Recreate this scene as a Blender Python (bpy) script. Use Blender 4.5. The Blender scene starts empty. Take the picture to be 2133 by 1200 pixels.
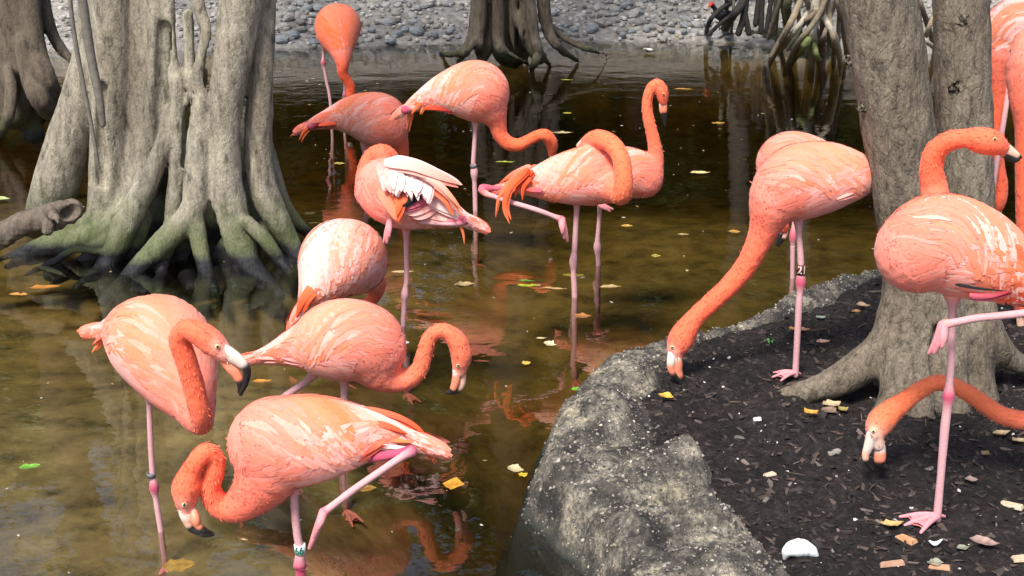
import bpy, math, random
import numpy as np
from mathutils import noise, Vector

random.seed(5)
rng = np.random.default_rng(7)
scene = bpy.context.scene
col = scene.collection

# ------------------------------------------------------------------ camera, sky, sun, exposure
CAM_H, PITCH, FPX = 1.8, math.radians(19.0), 2900.0
cam_data = bpy.data.cameras.new('camera')
cam_data.sensor_width = 36.0
cam_data.lens = FPX / 2133.0 * 36.0
cam_data.clip_start, cam_data.clip_end = 0.05, 300.0
cam = bpy.data.objects.new('camera', cam_data)
cam.location = (0, 0, CAM_H)
cam.rotation_euler = (math.pi / 2 - PITCH, 0, 0)
col.objects.link(cam)
scene.camera = cam

SUN_EL, SUN_AZ = math.radians(56), math.radians(205)     # azimuth clockwise from +Y
world = bpy.data.worlds.new('World')
scene.world = world
world.use_nodes = True
wn = world.node_tree
sky = wn.nodes.new('ShaderNodeTexSky')
sky.sky_type = 'NISHITA'
sky.sun_disc = False
sky.sun_elevation = SUN_EL
sky.sun_rotation = SUN_AZ
sky.dust_density = 3.0
wn.links.new(sky.outputs[0], wn.nodes['Background'].inputs[0])
wn.nodes['Background'].inputs[1].default_value = 0.105

sun_data = bpy.data.lights.new('sun', 'SUN')
sun_data.energy = 2.7
sun_data.angle = math.radians(14)
sun_data.color = (1.0, 0.95, 0.88)
sun = bpy.data.objects.new('sun', sun_data)
sd = Vector((math.sin(SUN_AZ) * math.cos(SUN_EL), math.cos(SUN_AZ) * math.cos(SUN_EL), math.sin(SUN_EL)))
sun.rotation_euler = sd.to_track_quat('Z', 'Y').to_euler()
sun.location = (0, 0, 20)
col.objects.link(sun)

vs = scene.view_settings
vs.view_transform = 'Standard'
vs.look = 'None'
vs.gamma = 1.0
vs.use_curve_mapping = False
vs.exposure = 1.08
scene.cycles.max_bounces = 6
scene.cycles.transparent_max_bounces = 12
scene.cycles.caustics_reflective = False
scene.cycles.caustics_refractive = False
scene.cycles.use_denoising = True

# ------------------------------------------------------------------ helpers: points, colours, meshes
SP, CP = math.sin(PITCH), math.cos(PITCH)


def ray(px, py):
    u, v = (px - 1066.5) / FPX, (py - 600.0) / FPX
    return np.array([u, CP - v * SP, -SP - v * CP])


def W(px, py, Y):                         # point on the upright plane at distance Y
    d = ray(px, py)
    t = Y / d[1]
    return np.array([0, 0, CAM_H]) + d * t


def RP(r, px, py, Y):                     # radius in metres of r photo pixels there
    return r * (Y / ray(px, py)[1]) / FPX


def G(px, py, h=0.0):                     # point on the level plane at height h
    d = ray(px, py)
    t = (h - CAM_H) / d[2]
    return np.array([0, 0, CAM_H]) + d * t


def lin(r, g, b, k=1.0):
    f = lambda c: (c / 255 / 12.92) if c / 255 <= 0.04045 else ((c / 255 + 0.055) / 1.055) ** 2.4
    return np.array([f(r) * k, f(g) * k, f(b) * k])


def catmull(P, n):
    P = np.asarray(P, float)
    if len(P) == 2:
        t = np.linspace(0, 1, n + 1)[:, None]
        return P[0] * (1 - t) + P[1] * t
    Q = np.vstack([2 * P[0] - P[1], P, 2 * P[-1] - P[-2]])
    out = []
    for i in range(1, len(Q) - 2):
        p0, p1, p2, p3 = Q[i - 1], Q[i], Q[i + 1], Q[i + 2]
        for k in range(n):
            t = k / n
            out.append(0.5 * (2 * p1 + (p2 - p0) * t + (2 * p0 - 5 * p1 + 4 * p2 - p3) * t * t + (3 * p1 - p0 - 3 * p2 + p3) * t ** 3))
    out.append(P[-1])
    return np.array(out)


def unit(v):
    return v / np.maximum(np.linalg.norm(v, axis=-1, keepdims=True), 1e-9)


class Geo:
    def __init__(s):
        s.v, s.f, s.c, s.n = [], [], [], 0

    def add(s, v, faces, c):
        v = np.asarray(v, float)
        c = np.asarray(c, float)
        if c.ndim == 1:
            c = np.tile(c, (len(v), 1))
        s.v.append(v)
        s.c.append(c)
        for f in faces:
            f = np.asarray(f, int)
            if len(f):
                s.f.append(f + s.n)
        s.n += len(v)

    def obj(s, name, mat, parent=None, smooth=True, origin=None):
        v = np.vstack(s.v)
        if origin is None:
            origin = np.array(parent.location) if parent is not None else np.zeros(3)
            if parent is not None and parent.parent is not None:
                origin = origin + np.array(parent.parent.location)
        v = v - origin
        me = bpy.data.meshes.new(name)
        loops = np.concatenate([f.ravel() for f in s.f])
        tot = np.concatenate([np.full(len(f), f.shape[1]) for f in s.f])
        start = np.concatenate([[0], np.cumsum(tot)[:-1]])
        me.vertices.add(len(v))
        me.vertices.foreach_set('co', v.astype(np.float32).ravel())
        me.loops.add(len(loops))
        me.loops.foreach_set('vertex_index', loops.astype(np.int32))
        me.polygons.add(len(tot))
        me.polygons.foreach_set('loop_start', start.astype(np.int32))
        me.polygons.foreach_set('loop_total', tot.astype(np.int32))
        me.polygons.foreach_set('use_smooth', np.full(len(tot), smooth))
        me.update(calc_edges=True)
        a = me.color_attributes.new('tint', 'FLOAT_COLOR', 'POINT')
        cc = np.ones((len(v), 4), np.float32)
        cc[:, :3] = np.vstack(s.c)
        a.data.foreach_set('color', cc.ravel())
        me.materials.append(mat)
        o = bpy.data.objects.new(name, me)
        if parent is not None:
            o.parent = parent
        else:
            o.location = origin
        col.objects.link(o)
        return o


def tag(o, label=None, cat=None, group=None, kind=None):
    for k, val in (('label', label), ('category', cat), ('group', group), ('kind', kind)):
        if val:
            o[k] = val
    return o


def empty(name, loc, label, cat, group=None):
    o = bpy.data.objects.new(name, None)
    o.location = tuple(float(x) for x in loc)
    o.empty_display_size = 0.05
    col.objects.link(o)
    return tag(o, label, cat, group)


def tube(geo, P, R, c, sides=10, n=6, flat=1.0, updir=None, jit=0.0, capround=True):
    """swept tube through P with radii R (and colours per point)"""
    P = np.asarray(P, float)
    R = np.asarray(R, float)
    c = np.asarray(c, float)
    if c.ndim == 1:
        c = np.tile(c, (len(P), 1))
    D = np.hstack([P, R[:, None], c])
    if n > 1:
        D = catmull(D, n)
    P, R, c = D[:, :3], np.maximum(D[:, 3], 1e-4), np.clip(D[:, 4:7], 0, 1)
    if capround:
        t0, t1 = unit(P[0] - P[1]), unit(P[-1] - P[-2])
        P = np.vstack([P[0] + t0 * R[0] * .8, P[0] + t0 * R[0] * .45, P, P[-1] + t1 * R[-1] * .45, P[-1] + t1 * R[-1] * .8])
        R = np.concatenate([[R[0] * .3, R[0] * .8], R, [R[-1] * .8, R[-1] * .3]])
        c = np.vstack([c[0], c[0], c, c[-1], c[-1]])
    T = unit(np.gradient(P, axis=0))
    u = np.array([0, 0, 1.0]) if updir is None else np.asarray(updir, float)
    if abs(T[0] @ u) > 0.95:
        u = np.array([1.0, 0, 0]) if abs(T[0][0]) < .9 else np.array([0, 1.0, 0])
    ang = np.arange(sides) / sides * 2 * math.pi
    V = []
    for i in range(len(P)):
        u = u - T[i] * (T[i] @ u)
        u = u / max(np.linalg.norm(u), 1e-9)
        b = np.cross(T[i], u)
        rr = R[i] * (1 + jit * (rng.random(sides) - .5))[:, None]
        V.append(P[i] + rr * (np.cos(ang)[:, None] * u + flat * np.sin(ang)[:, None] * b))
    V = np.vstack(V)
    m = len(P)
    i, j = np.meshgrid(np.arange(m - 1), np.arange(sides), indexing='ij')
    j2 = (j + 1) % sides
    q = np.stack([i * sides + j, i * sides + j2, (i + 1) * sides + j2, (i + 1) * sides + j], -1).reshape(-1, 4)
    e0 = np.stack([np.zeros(sides - 2, int), np.arange(2, sides), np.arange(1, sides - 1)], -1)
    e1 = (m - 1) * sides + np.stack([np.zeros(sides - 2, int), np.arange(1, sides - 1), np.arange(2, sides)], -1)
    geo.add(V, [q, e0, e1], np.repeat(c, sides, axis=0))


def ball(geo, p, r, c, seg=10, scale=(1, 1, 1), cfun=None):
    th = np.linspace(0, math.pi, seg // 2 + 2)
    ph = np.arange(seg) / seg * 2 * math.pi
    V = np.array([[math.sin(t) * math.cos(f), math.sin(t) * math.sin(f), math.cos(t)] for t in th for f in ph])
    cc = np.tile(np.asarray(c, float), (len(V), 1))
    if cfun is not None:
        cc = cfun(V, cc)
    m = len(th)
    q = [[i * seg + j, (i + 1) * seg + j, (i + 1) * seg + (j + 1) % seg, i * seg + (j + 1) % seg] for i in range(m - 1) for j in range(seg)]
    geo.add(np.asarray(p) + V * r * np.asarray(scale), [q], cc)


# ------------------------------------------------------------------ implicit bodies -> one continuous surface
class SDF:
    """chains of round cones joined by a smooth union, meshed by surface nets"""

    def __init__(s, chains, vox):
        # chain = dict(p=(n,3), r=(n,), w=depth scale, k=blend, c=(n,3))
        s.ch, s.vox = chains, vox
        lo, hi = np.full(3, 1e9), np.full(3, -1e9)
        for ch in chains:
            e = ch['r'][:, None] * np.array([1, ch.get('w', 1.0), 1])
            lo = np.minimum(lo, (ch['p'] - e).min(0))
            hi = np.maximum(hi, (ch['p'] + e).max(0))
        s.lo = lo - 4 * vox
        s.dim = np.ceil((hi + 4 * vox - s.lo) / vox).astype(int) + 1
        s.F = np.full(s.dim, 10.0, np.float32)
        for ch in chains:
            s.union(ch)

    def block(s, lo, hi):
        a = np.maximum(np.floor((lo - s.lo) / s.vox).astype(int), 0)
        b = np.minimum(np.ceil((hi - s.lo) / s.vox).astype(int) + 1, s.dim)
        return a, b

    def union(s, ch):
        w, k = ch.get('w', 1.0), ch.get('k', 0.02)
        m = k + 0.03
        e = ch['r'][:, None] * np.array([1, w, 1]) + m
        a, b = s.block((ch['p'] - e).min(0), (ch['p'] + e).max(0))
        f = np.full(b - a, 10.0, np.float32)
        ax = [(s.lo[d] + s.vox * np.arange(a[d], b[d])).astype(np.float32) for d in range(3)]
        P, R = ch['p'], ch['r']
        for i in range(max(1, len(P) - 1)):
            p, q = P[i], P[min(i + 1, len(P) - 1)]
            ra, rb = R[i], R[min(i + 1, len(P) - 1)]
            ee = max(ra, rb) * np.array([1, w, 1]) + m
            sa, sb = s.block(np.minimum(p, q) - ee, np.maximum(p, q) + ee)
            sa, sb = np.maximum(sa - a, 0), np.minimum(sb - a, b - a)
            if (sb <= sa).any():
                continue
            X = (ax[0][sa[0]:sb[0]] - p[0])[:, None, None]
            Y = ((ax[1][sa[1]:sb[1]] - p[1]) / w)[None, :, None]
            Z = (ax[2][sa[2]:sb[2]] - p[2])[None, None, :]
            d = np.array([q[0] - p[0], (q[1] - p[1]) / w, q[2] - p[2]], np.float32)
            t = np.clip((X * d[0] + Y * d[1] + Z * d[2]) / max(float(d @ d), 1e-9), 0, 1)
            dist = np.sqrt((X - t * d[0]) ** 2 + (Y - t * d[1]) ** 2 + (Z - t * d[2]) ** 2) - (ra + (rb - ra) * t)
            sl = f[sa[0]:sb[0], sa[1]:sb[1], sa[2]:sb[2]]
            np.minimum(sl, dist.astype(np.float32), out=sl)
        g = s.F[a[0]:b[0], a[1]:b[1], a[2]:b[2]]
        if ch.get('cut'):
            f = -f
            h = np.clip(0.5 - 0.5 * (g - f) / k, 0, 1)
            g[...] = g * (1 - h) + f * h + k * h * (1 - h)
        else:
            h = np.clip(0.5 + 0.5 * (f - g) / k, 0, 1)
            g[...] = f * (1 - h) + g * h - k * h * (1 - h)

    def sample(s, p):
        q = (p - s.lo) / s.vox
        q = np.clip(q, 0.001, s.dim - 1.002)
        i = q.astype(int)
        t = q - i
        r = 0
        for dx in (0, 1):
            for dy in (0, 1):
                for dz in (0, 1):
                    wgt = (t[..., 0] if dx else 1 - t[..., 0]) * (t[..., 1] if dy else 1 - t[..., 1]) * (t[..., 2] if dz else 1 - t[..., 2])
                    r = r + wgt * np.minimum(s.F[i[..., 0] + dx, i[..., 1] + dy, i[..., 2] + dz], 0.08)
        return r

    def grad(s, p):
        e = s.vox * 1.2
        g = np.stack([s.sample(p + np.eye(3)[d] * e) - s.sample(p - np.eye(3)[d] * e) for d in range(3)], -1) / (2 * e)
        return g

    def hit(s, px, py, tmin=1.0, tmax=14.0):      # first surface point along the line of sight
        d = ray(px, py)
        Yr = (s.lo[1], s.lo[1] + s.vox * s.dim[1])
        t = np.linspace(Yr[0] / d[1], Yr[1] / d[1], 500)
        p = np.array([0, 0, CAM_H]) + d * t[:, None]
        f = s.sample(p)
        k = np.argmax(f < 0)
        return p[k] if f[k] < 0 else None

    def mesh(s, geo, base=None, cw=0.012, disp=None, sm=0):
        F = s.F
        S = (F < 0)
        c = np.zeros(np.array(F.shape) - 1, np.int8)
        n0, n1, n2 = c.shape
        offs = [(i, j, k) for i in (0, 1) for j in (0, 1) for k in (0, 1)]
        for o in offs:
            c += S[o[0]:o[0] + n0, o[1]:o[1] + n1, o[2]:o[2] + n2]
        act = (c > 0) & (c < 8)
        idx = np.full(c.shape, -1, np.int64)
        I = np.argwhere(act)
        idx[act] = np.arange(len(I))
        val = {o: F[I[:, 0] + o[0], I[:, 1] + o[1], I[:, 2] + o[2]] for o in offs}
        acc = np.zeros((len(I), 3))
        cnt = np.zeros(len(I))
        for o in offs:
            for d in range(3):
                if o[d] == 0:
                    o2 = tuple(o[e] + (e == d) for e in range(3))
                    v1, v2 = val[o], val[o2]
                    m = (v1 < 0) != (v2 < 0)
                    t = np.where(m, v1 / np.where(m, v1 - v2, 1), 0)
                    p = np.array(o)[None, :] + t[:, None] * (np.array(o2) - np.array(o))[None, :]
                    acc[m] += p[m]
                    cnt[m] += 1
        V = s.lo + s.vox * (I + acc / cnt[:, None])
        Q = []
        for d in range(3):
            e, g = (d + 1) % 3, (d + 2) % 3
            sl = [slice(None)] * 3
            sl2 = [slice(None)] * 3
            sl[d], sl2[d] = slice(0, -1), slice(1, None)
            A, B = S[tuple(sl)], S[tuple(sl2)]
            E = np.argwhere(A != B)
            E = E[(E[:, e] > 0) & (E[:, g] > 0) & (E[:, e] < c.shape[e]) & (E[:, g] < c.shape[g])]
            ins = A[E[:, 0], E[:, 1], E[:, 2]]

            def cell(de, dg):
                K = E.copy()
                K[:, e] += de
                K[:, g] += dg
                return idx[K[:, 0], K[:, 1], K[:, 2]]
            q = np.stack([cell(-1, -1), cell(0, -1), cell(0, 0), cell(-1, 0)], -1)
            q[~ins] = q[~ins][:, ::-1]
            Q.append(q)
        Q = np.vstack(Q)
        if disp is not None:
            N = unit(s.grad(V))
            V = V + N * disp(V)[:, None]
        if base is None:
            # colours: soft nearest chain sample
            A = np.vstack([ch['p'] for ch in s.ch if not ch.get('cut')])
            Rr = np.concatenate([ch['r'] for ch in s.ch if not ch.get('cut')])
            Cc = np.vstack([ch['c'] for ch in s.ch if not ch.get('cut')])
            out = np.zeros_like(V)
            for k in range(0, len(V), 4000):
                q = np.linalg.norm(V[k:k + 4000, None, :] - A[None], axis=2) - Rr[None]
                q = q - q.min(1, keepdims=True)
                wg = np.exp(-q / cw)
                out[k:k + 4000] = (wg @ Cc) / wg.sum(1, keepdims=True)
            base = out
        geo.add(V, [Q], base)
        return V


def fbm(P, scale, octv=4, seed=0.0):
    return np.array([noise.fractal(Vector((float(p[0] * scale + seed), float(p[1] * scale), float(p[2] * scale))), 0.9, 2.0, octv) for p in P])


# ------------------------------------------------------------------ materials
def mat_base(name):
    m = bpy.data.materials.new(name)
    m.use_nodes = True
    nt = m.node_tree
    return m, nt, nt.nodes['Principled BSDF']


def nd(nt, t, **kw):
    n = nt.nodes.new(t)
    for k, v in kw.items():
        if hasattr(n, k):
            setattr(n, k, v)
        else:
            n.inputs[k].default_value = v
    return n


def ramp(nt, fac, stops):
    r = nt.nodes.new('ShaderNodeValToRGB')
    els = r.color_ramp.elements
    while len(els) < len(stops):
        els.new(0.5)
    for e, (p, cc) in zip(els, stops):
        e.position = p
        e.color = (*cc, 1) if not np.isscalar(cc) else (cc, cc, cc, 1)
    nt.links.new(fac, r.inputs[0])
    return r


def mixc(nt, a, b, fac, mode='MIX'):
    m = nt.nodes.new('ShaderNodeMix')
    m.data_type = 'RGBA'
    m.blend_type = mode
    for sock, val in ((m.inputs[0], fac), (m.inputs[6], a), (m.inputs[7], b)):
        if hasattr(val, 'is_linked'):
            nt.links.new(val, sock)
        elif np.isscalar(val):
            sock.default_value = val
        else:
            sock.default_value = (*val, 1)
    return m.outputs[2]


def noise_n(nt, scale, detail=4, rough=0.55, stretch=None, vec=None):
    tc = nt.nodes.new('ShaderNodeTexCoord')
    src = tc.outputs['Object'] if vec is None else vec
    if stretch is not None:
        mp = nt.nodes.new('ShaderNodeMapping')
        mp.inputs['Scale'].default_value = stretch
        nt.links.new(src, mp.inputs[0])
        src = mp.outputs[0]
    n = nt.nodes.new('ShaderNodeTexNoise')
    n.inputs['Scale'].default_value = scale
    n.inputs['Detail'].default_value = detail
    n.inputs['Roughness'].default_value = rough
    nt.links.new(src, n.inputs['Vector'])
    return n.outputs['Fac']


def bump(nt, bsdf, h, strength, dist=0.01):
    b = nt.nodes.new('ShaderNodeBump')
    b.inputs['Strength'].default_value = strength
    b.inputs['Distance'].default_value = dist
    nt.links.new(h, b.inputs['Height'])
    nt.links.new(b.outputs[0], bsdf.inputs['Normal'])


def tint(nt):
    a = nt.nodes.new('ShaderNodeAttribute')
    a.attribute_name = 'tint'
    return a.outputs['Color']


def mat_tinted(name, rough=0.7, nscale=60, var=0.25, bstr=0.2, bdist=0.003, sub=0.0, spec=0.3, sheen=0.0):
    m, nt, b = mat_base(name)
    n = noise_n(nt, nscale, 5)
    r = ramp(nt, n, [(0.25, (1 - var,) * 3), (0.75, (1 + var * .35,) * 3)])
    nt.links.new(mixc(nt, tint(nt), r.outputs[0], 1.0, 'MULTIPLY'), b.inputs['Base Color'])
    b.inputs['Roughness'].default_value = rough
    b.inputs['Specular IOR Level'].default_value = spec
    if sheen:
        b.inputs['Sheen Weight'].default_value = sheen
    if sub:
        b.inputs['Subsurface Weight'].default_value = sub
        b.inputs['Subsurface Radius'].default_value = (0.02, 0.008, 0.005)
        b.inputs['Subsurface Scale'].default_value = 0.3
    bump(nt, b, n, bstr, bdist)
    return m


M_PLUM = mat_tinted('plumage', 0.75, 140, 0.16, 0.35, 0.003, spec=0.15, sheen=0.15)
M_FEATH = mat_tinted('feather', 0.7, 90, 0.12, 0.2, 0.002, spec=0.15, sheen=0.1)
M_HORN = mat_tinted('bill_horn', 0.38, 80, 0.1, 0.1, 0.001, spec=0.5)
M_BAND = mat_tinted('band_plastic', 0.4, 50, 0.1, 0.05, 0.001)
M_EYE = mat_tinted('eye_gloss', 0.1, 10, 0.0, 0.0)
M_LEAF = mat_tinted('dry_leaf', 0.6, 45, 0.35, 0.3, 0.003)
M_CHIP = mat_tinted('wood_chip', 0.8, 70, 0.4, 0.4, 0.004)
M_SHELL = mat_tinted('shell', 0.45, 40, 0.12, 0.2, 0.003)
M_STONE = mat_tinted('rubble_stone', 0.85, 22, 0.55, 0.6, 0.02)


def mat_bark(name, base, dark, moss_h, moss, wet_h, scale=1.0, streak=0.5):
    m, nt, b = mat_base(name)
    tc = nt.nodes.new('ShaderNodeTexCoord')
    geo = nt.nodes.new('ShaderNodeNewGeometry')
    n1 = noise_n(nt, 34 * scale, 8, 0.72, (1, 1, 0.3), geo.outputs['Position'])
    n2 = noise_n(nt, 5 * scale, 4, 0.6, (1, 1, 0.35), geo.outputs['Position'])
    n3 = noise_n(nt, 70 * scale, 4, 0.7, (1, 1, 0.6), geo.outputs['Position'])
    r1 = ramp(nt, n1, [(0.33, dark), (0.45, tuple(np.array(base) * .74)), (0.56, base), (0.7, tuple(np.array(base) * 1.22))])
    r2 = ramp(nt, n2, [(0.32, tuple(1 - streak * np.array([.62, .7, .74]))), (0.6, (1.0, 1.0, 1.0))])
    c = mixc(nt, r1.outputs[0], r2.outputs[0], 1.0, 'MULTIPLY')
    sep = nt.nodes.new('ShaderNodeSeparateXYZ')
    nt.links.new(geo.outputs['Position'], sep.inputs[0])

    def height_mask(h0, h1, nz, amt):
        ma = nt.nodes.new('ShaderNodeMath')
        ma.operation = 'MULTIPLY_ADD'
        nt.links.new(nz, ma.inputs[0])
        ma.inputs[1].default_value = amt
        nt.links.new(sep.outputs[2], ma.inputs[2])
        mr = nt.nodes.new('ShaderNodeMapRange')
        mr.inputs[1].default_value, mr.inputs[2].default_value = h0 + amt * .5, h1 + amt * .5
        mr.inputs[3].default_value, mr.inputs[4].default_value = 1, 0
        nt.links.new(ma.outputs[0], mr.inputs[0])
        return mr.outputs[0]
    if moss_h > 0:
        n4 = noise_n(nt, 9, 5, 0.7, None, geo.outputs['Position'])
        mk = height_mask(moss_h * .35, moss_h, n4, moss_h * 1.3)
        mm = nt.nodes.new('ShaderNodeMath')
        mm.operation = 'MULTIPLY'
        nt.links.new(mk, mm.inputs[0])
        mm.inputs[1].default_value = 0.75
        c = mixc(nt, c, moss, mm.outputs[0])
    if wet_h > 0:
        mk = height_mask(wet_h * .5, wet_h, n2, wet_h * .8)
        c = mixc(nt, c, (0.018, 0.018, 0.02), mk)
        mr = nt.nodes.new('ShaderNodeMapRange')
        nt.links.new(mk, mr.inputs[0])
        mr.inputs[3].default_value, mr.inputs[4].default_value = 0.85, 0.3
        nt.links.new(mr.outputs[0], b.inputs['Roughness'])
    else:
        b.inputs['Roughness'].default_value = 0.88
    nt.links.new(c, b.inputs['Base Color'])
    b.inputs['Specular IOR Level'].default_value = 0.25
    ad = nt.nodes.new('ShaderNodeMath')
    ad.operation = 'ADD'
    nt.links.new(n1, ad.inputs[0])
    nt.links.new(n3, ad.inputs[1])
    bump(nt, b, ad.outputs[0], 0.7, 0.012)
    return m


def crack_bark(m, scale, depth):
    nt = m.node_tree
    b = nt.nodes['Principled BSDF']
    geo = nt.nodes.new('ShaderNodeNewGeometry')
    mp = nt.nodes.new('ShaderNodeMapping')
    mp.inputs['Scale'].default_value = (1, 1, .2)
    nz = nt.nodes.new('ShaderNodeTexNoise')
    nz.inputs['Scale'].default_value = 14
    nt.links.new(geo.outputs['Position'], nz.inputs['Vector'])
    mx = nt.nodes.new('ShaderNodeMix')
    mx.data_type = 'RGBA'
    mx.inputs[0].default_value = .07
    nt.links.new(geo.outputs['Position'], mx.inputs[6])
    nt.links.new(nz.outputs['Color'], mx.inputs[7])
    nt.links.new(mx.outputs[2], mp.inputs[0])
    vo = nt.nodes.new('ShaderNodeTexVoronoi')
    vo.feature = 'DISTANCE_TO_EDGE'
    vo.inputs['Scale'].default_value = scale
    nt.links.new(mp.outputs[0], vo.inputs['Vector'])
    r = ramp(nt, vo.outputs['Distance'], [(0.0, .0), (0.09, .75), (0.3, 1.0)])
    rc = ramp(nt, vo.outputs['Distance'], [(0.0, .74), (0.08, .97), (0.3, 1.04)])
    old = b.inputs['Base Color'].links[0].from_socket
    nt.links.new(mixc(nt, old, rc.outputs[0], 1.0, 'MULTIPLY'), b.inputs['Base Color'])
    b1 = b.inputs['Normal'].links[0].from_node
    b2 = nt.nodes.new('ShaderNodeBump')
    b2.inputs['Strength'].default_value = depth
    b2.inputs['Distance'].default_value = .01
    nt.links.new(r.outputs[0], b2.inputs['Height'])
    nt.links.new(b1.outputs[0], b2.inputs['Normal'])
    nt.links.new(b2.outputs[0], b.inputs['Normal'])


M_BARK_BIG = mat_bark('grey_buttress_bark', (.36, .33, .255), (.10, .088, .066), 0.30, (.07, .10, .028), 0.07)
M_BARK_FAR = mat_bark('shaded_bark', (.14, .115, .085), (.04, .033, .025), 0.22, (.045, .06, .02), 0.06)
M_BARK_RIGHT = mat_bark('rough_brown_bark', (.22, .185, .138), (.065, .052, .04), 0.0, (.1, .1, .05), 0.0, 1.3, 0.45)
crack_bark(M_BARK_RIGHT, 60, .28)
crack_bark(M_BARK_BIG, 90, .10)
M_LOG = mat_bark('rotten_log_bark', (.17, .14, .11), (.05, .04, .03), 0.16, (.06, .075, .025), 0.04)
M_ROOT = mat_tinted('mangrove_root_bark', 0.8, 30, 0.45, 0.4, 0.01)


def mat_ground(name, c0, c1, c2, scale, bstr, rough=0.9, bd=0.02, spec=.2):
    m, nt, b = mat_base(name)
    n1 = noise_n(nt, scale, 8, 0.7)
    n2 = noise_n(nt, scale * .18, 4, 0.6)
    r1 = ramp(nt, n1, [(0.3, c0), (0.52, c1), (0.75, c2)])
    r2 = ramp(nt, n2, [(0.35, (.62, .62, .64)), (0.65, (1.1, 1.08, 1.05))])
    nt.links.new(mixc(nt, r1.outputs[0], r2.outputs[0], 1.0, 'MULTIPLY'), b.inputs['Base Color'])
    b.inputs['Roughness'].default_value = rough
    b.inputs['Specular IOR Level'].default_value = spec
    bump(nt, b, n1, bstr, bd)
    return m


M_SOIL = mat_ground('dark_soil', (.008, .007, .007), (.028, .023, .022), (.075, .062, .055), 42, 1.0, 0.75, 0.025)
M_MUD = mat_ground('pond_mud', (.07, .056, .025), (.27, .215, .10), (.40, .33, .17), 7, 0.3, 0.9, 0.02)
M_BANK = mat_ground('bank_gravel', (.12, .112, .10), (.31, .295, .27), (.50, .48, .45), 20, 0.8, 0.9, 0.03)


def mat_edging():
    m, nt, b = mat_base('exposed_aggregate_rock')
    n1 = noise_n(nt, 9, 6, 0.65)
    n2 = noise_n(nt, 85, 5, 0.8)
    tc = nt.nodes.new('ShaderNodeTexCoord')
    vo = nt.nodes.new('ShaderNodeTexVoronoi')
    vo.inputs['Scale'].default_value = 95
    nt.links.new(tc.outputs['Object'], vo.inputs['Vector'])
    base = ramp(nt, n1, [(0.38, (.035, .032, .029)), (0.5, (.105, .097, .084)), (0.63, (.27, .25, .21))])
    sp = ramp(nt, n2, [(0.36, (.25, .24, .24)), (0.5, (.9, .9, .9)), (0.66, (1.75, 1.68, 1.5))])
    c = mixc(nt, base.outputs[0], sp.outputs[0], 1.0, 'MULTIPLY')
    pb = ramp(nt, vo.outputs['Distance'], [(0.12, (1, 1, 1)), (0.3, (0, 0, 0))])
    pr = ramp(nt, vo.outputs['Color'], [(0.62, (0, 0, 0)), (0.7, (1, 1, 1))])
    mk = mixc(nt, pb.outputs[0], pr.outputs[0], 1.0, 'MULTIPLY')
    c = mixc(nt, c, (.36, .33, .28), mk)
    g0 = nt.nodes.new('ShaderNodeNewGeometry')
    wz = nt.nodes.new('ShaderNodeTexNoise')
    wz.inputs['Scale'].default_value = 7
    nt.links.new(g0.outputs['Position'], wz.inputs['Vector'])
    wm = nt.nodes.new('ShaderNodeMix')
    wm.data_type = 'RGBA'
    wm.inputs[0].default_value = .16
    nt.links.new(g0.outputs['Position'], wm.inputs[6])
    nt.links.new(wz.outputs['Color'], wm.inputs[7])
    vc = nt.nodes.new('ShaderNodeTexVoronoi')
    vc.feature = 'DISTANCE_TO_EDGE'
    vc.inputs['Scale'].default_value = 5.5
    nt.links.new(wm.outputs[2], vc.inputs['Vector'])
    crk = ramp(nt, vc.outputs['Distance'], [(0.0, .35), (0.022, .9), (0.05, 1.0)])
    c = mixc(nt, c, crk.outputs[0], 1.0, 'MULTIPLY')
    st = noise_n(nt, 4.5, 5, .65, None, g0.outputs['Position'])
    sr = ramp(nt, st, [(0.42, (.52, .50, .47)), (0.56, (1.08, 1.06, 1.0)), (0.66, (1.2, 1.16, 1.0))])
    c = mixc(nt, c, sr.outputs[0], 1.0, 'MULTIPLY')
    gp = nt.nodes.new('ShaderNodeNewGeometry')
    sx = nt.nodes.new('ShaderNodeSeparateXYZ')
    nt.links.new(gp.outputs['Position'], sx.inputs[0])
    mr = nt.nodes.new('ShaderNodeMapRange')
    mr.inputs[1].default_value, mr.inputs[2].default_value = .004, .05
    mr.inputs[3].default_value, mr.inputs[4].default_value = 1, 0
    nt.links.new(sx.outputs[2], mr.inputs[0])
    c = mixc(nt, c, (.016, .019, .014), mr.outputs[0])
    nt.links.new(c, b.inputs['Base Color'])
    b.inputs['Roughness'].default_value = 0.8
    ad = nt.nodes.new('ShaderNodeMath')
    ad.operation = 'ADD'
    nt.links.new(n2, ad.inputs[0])
    nt.links.new(mk, ad.inputs[1])
    bump(nt, b, ad.outputs[0], 0.8, 0.008)
    return m


M_EDGE = mat_edging()


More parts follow.
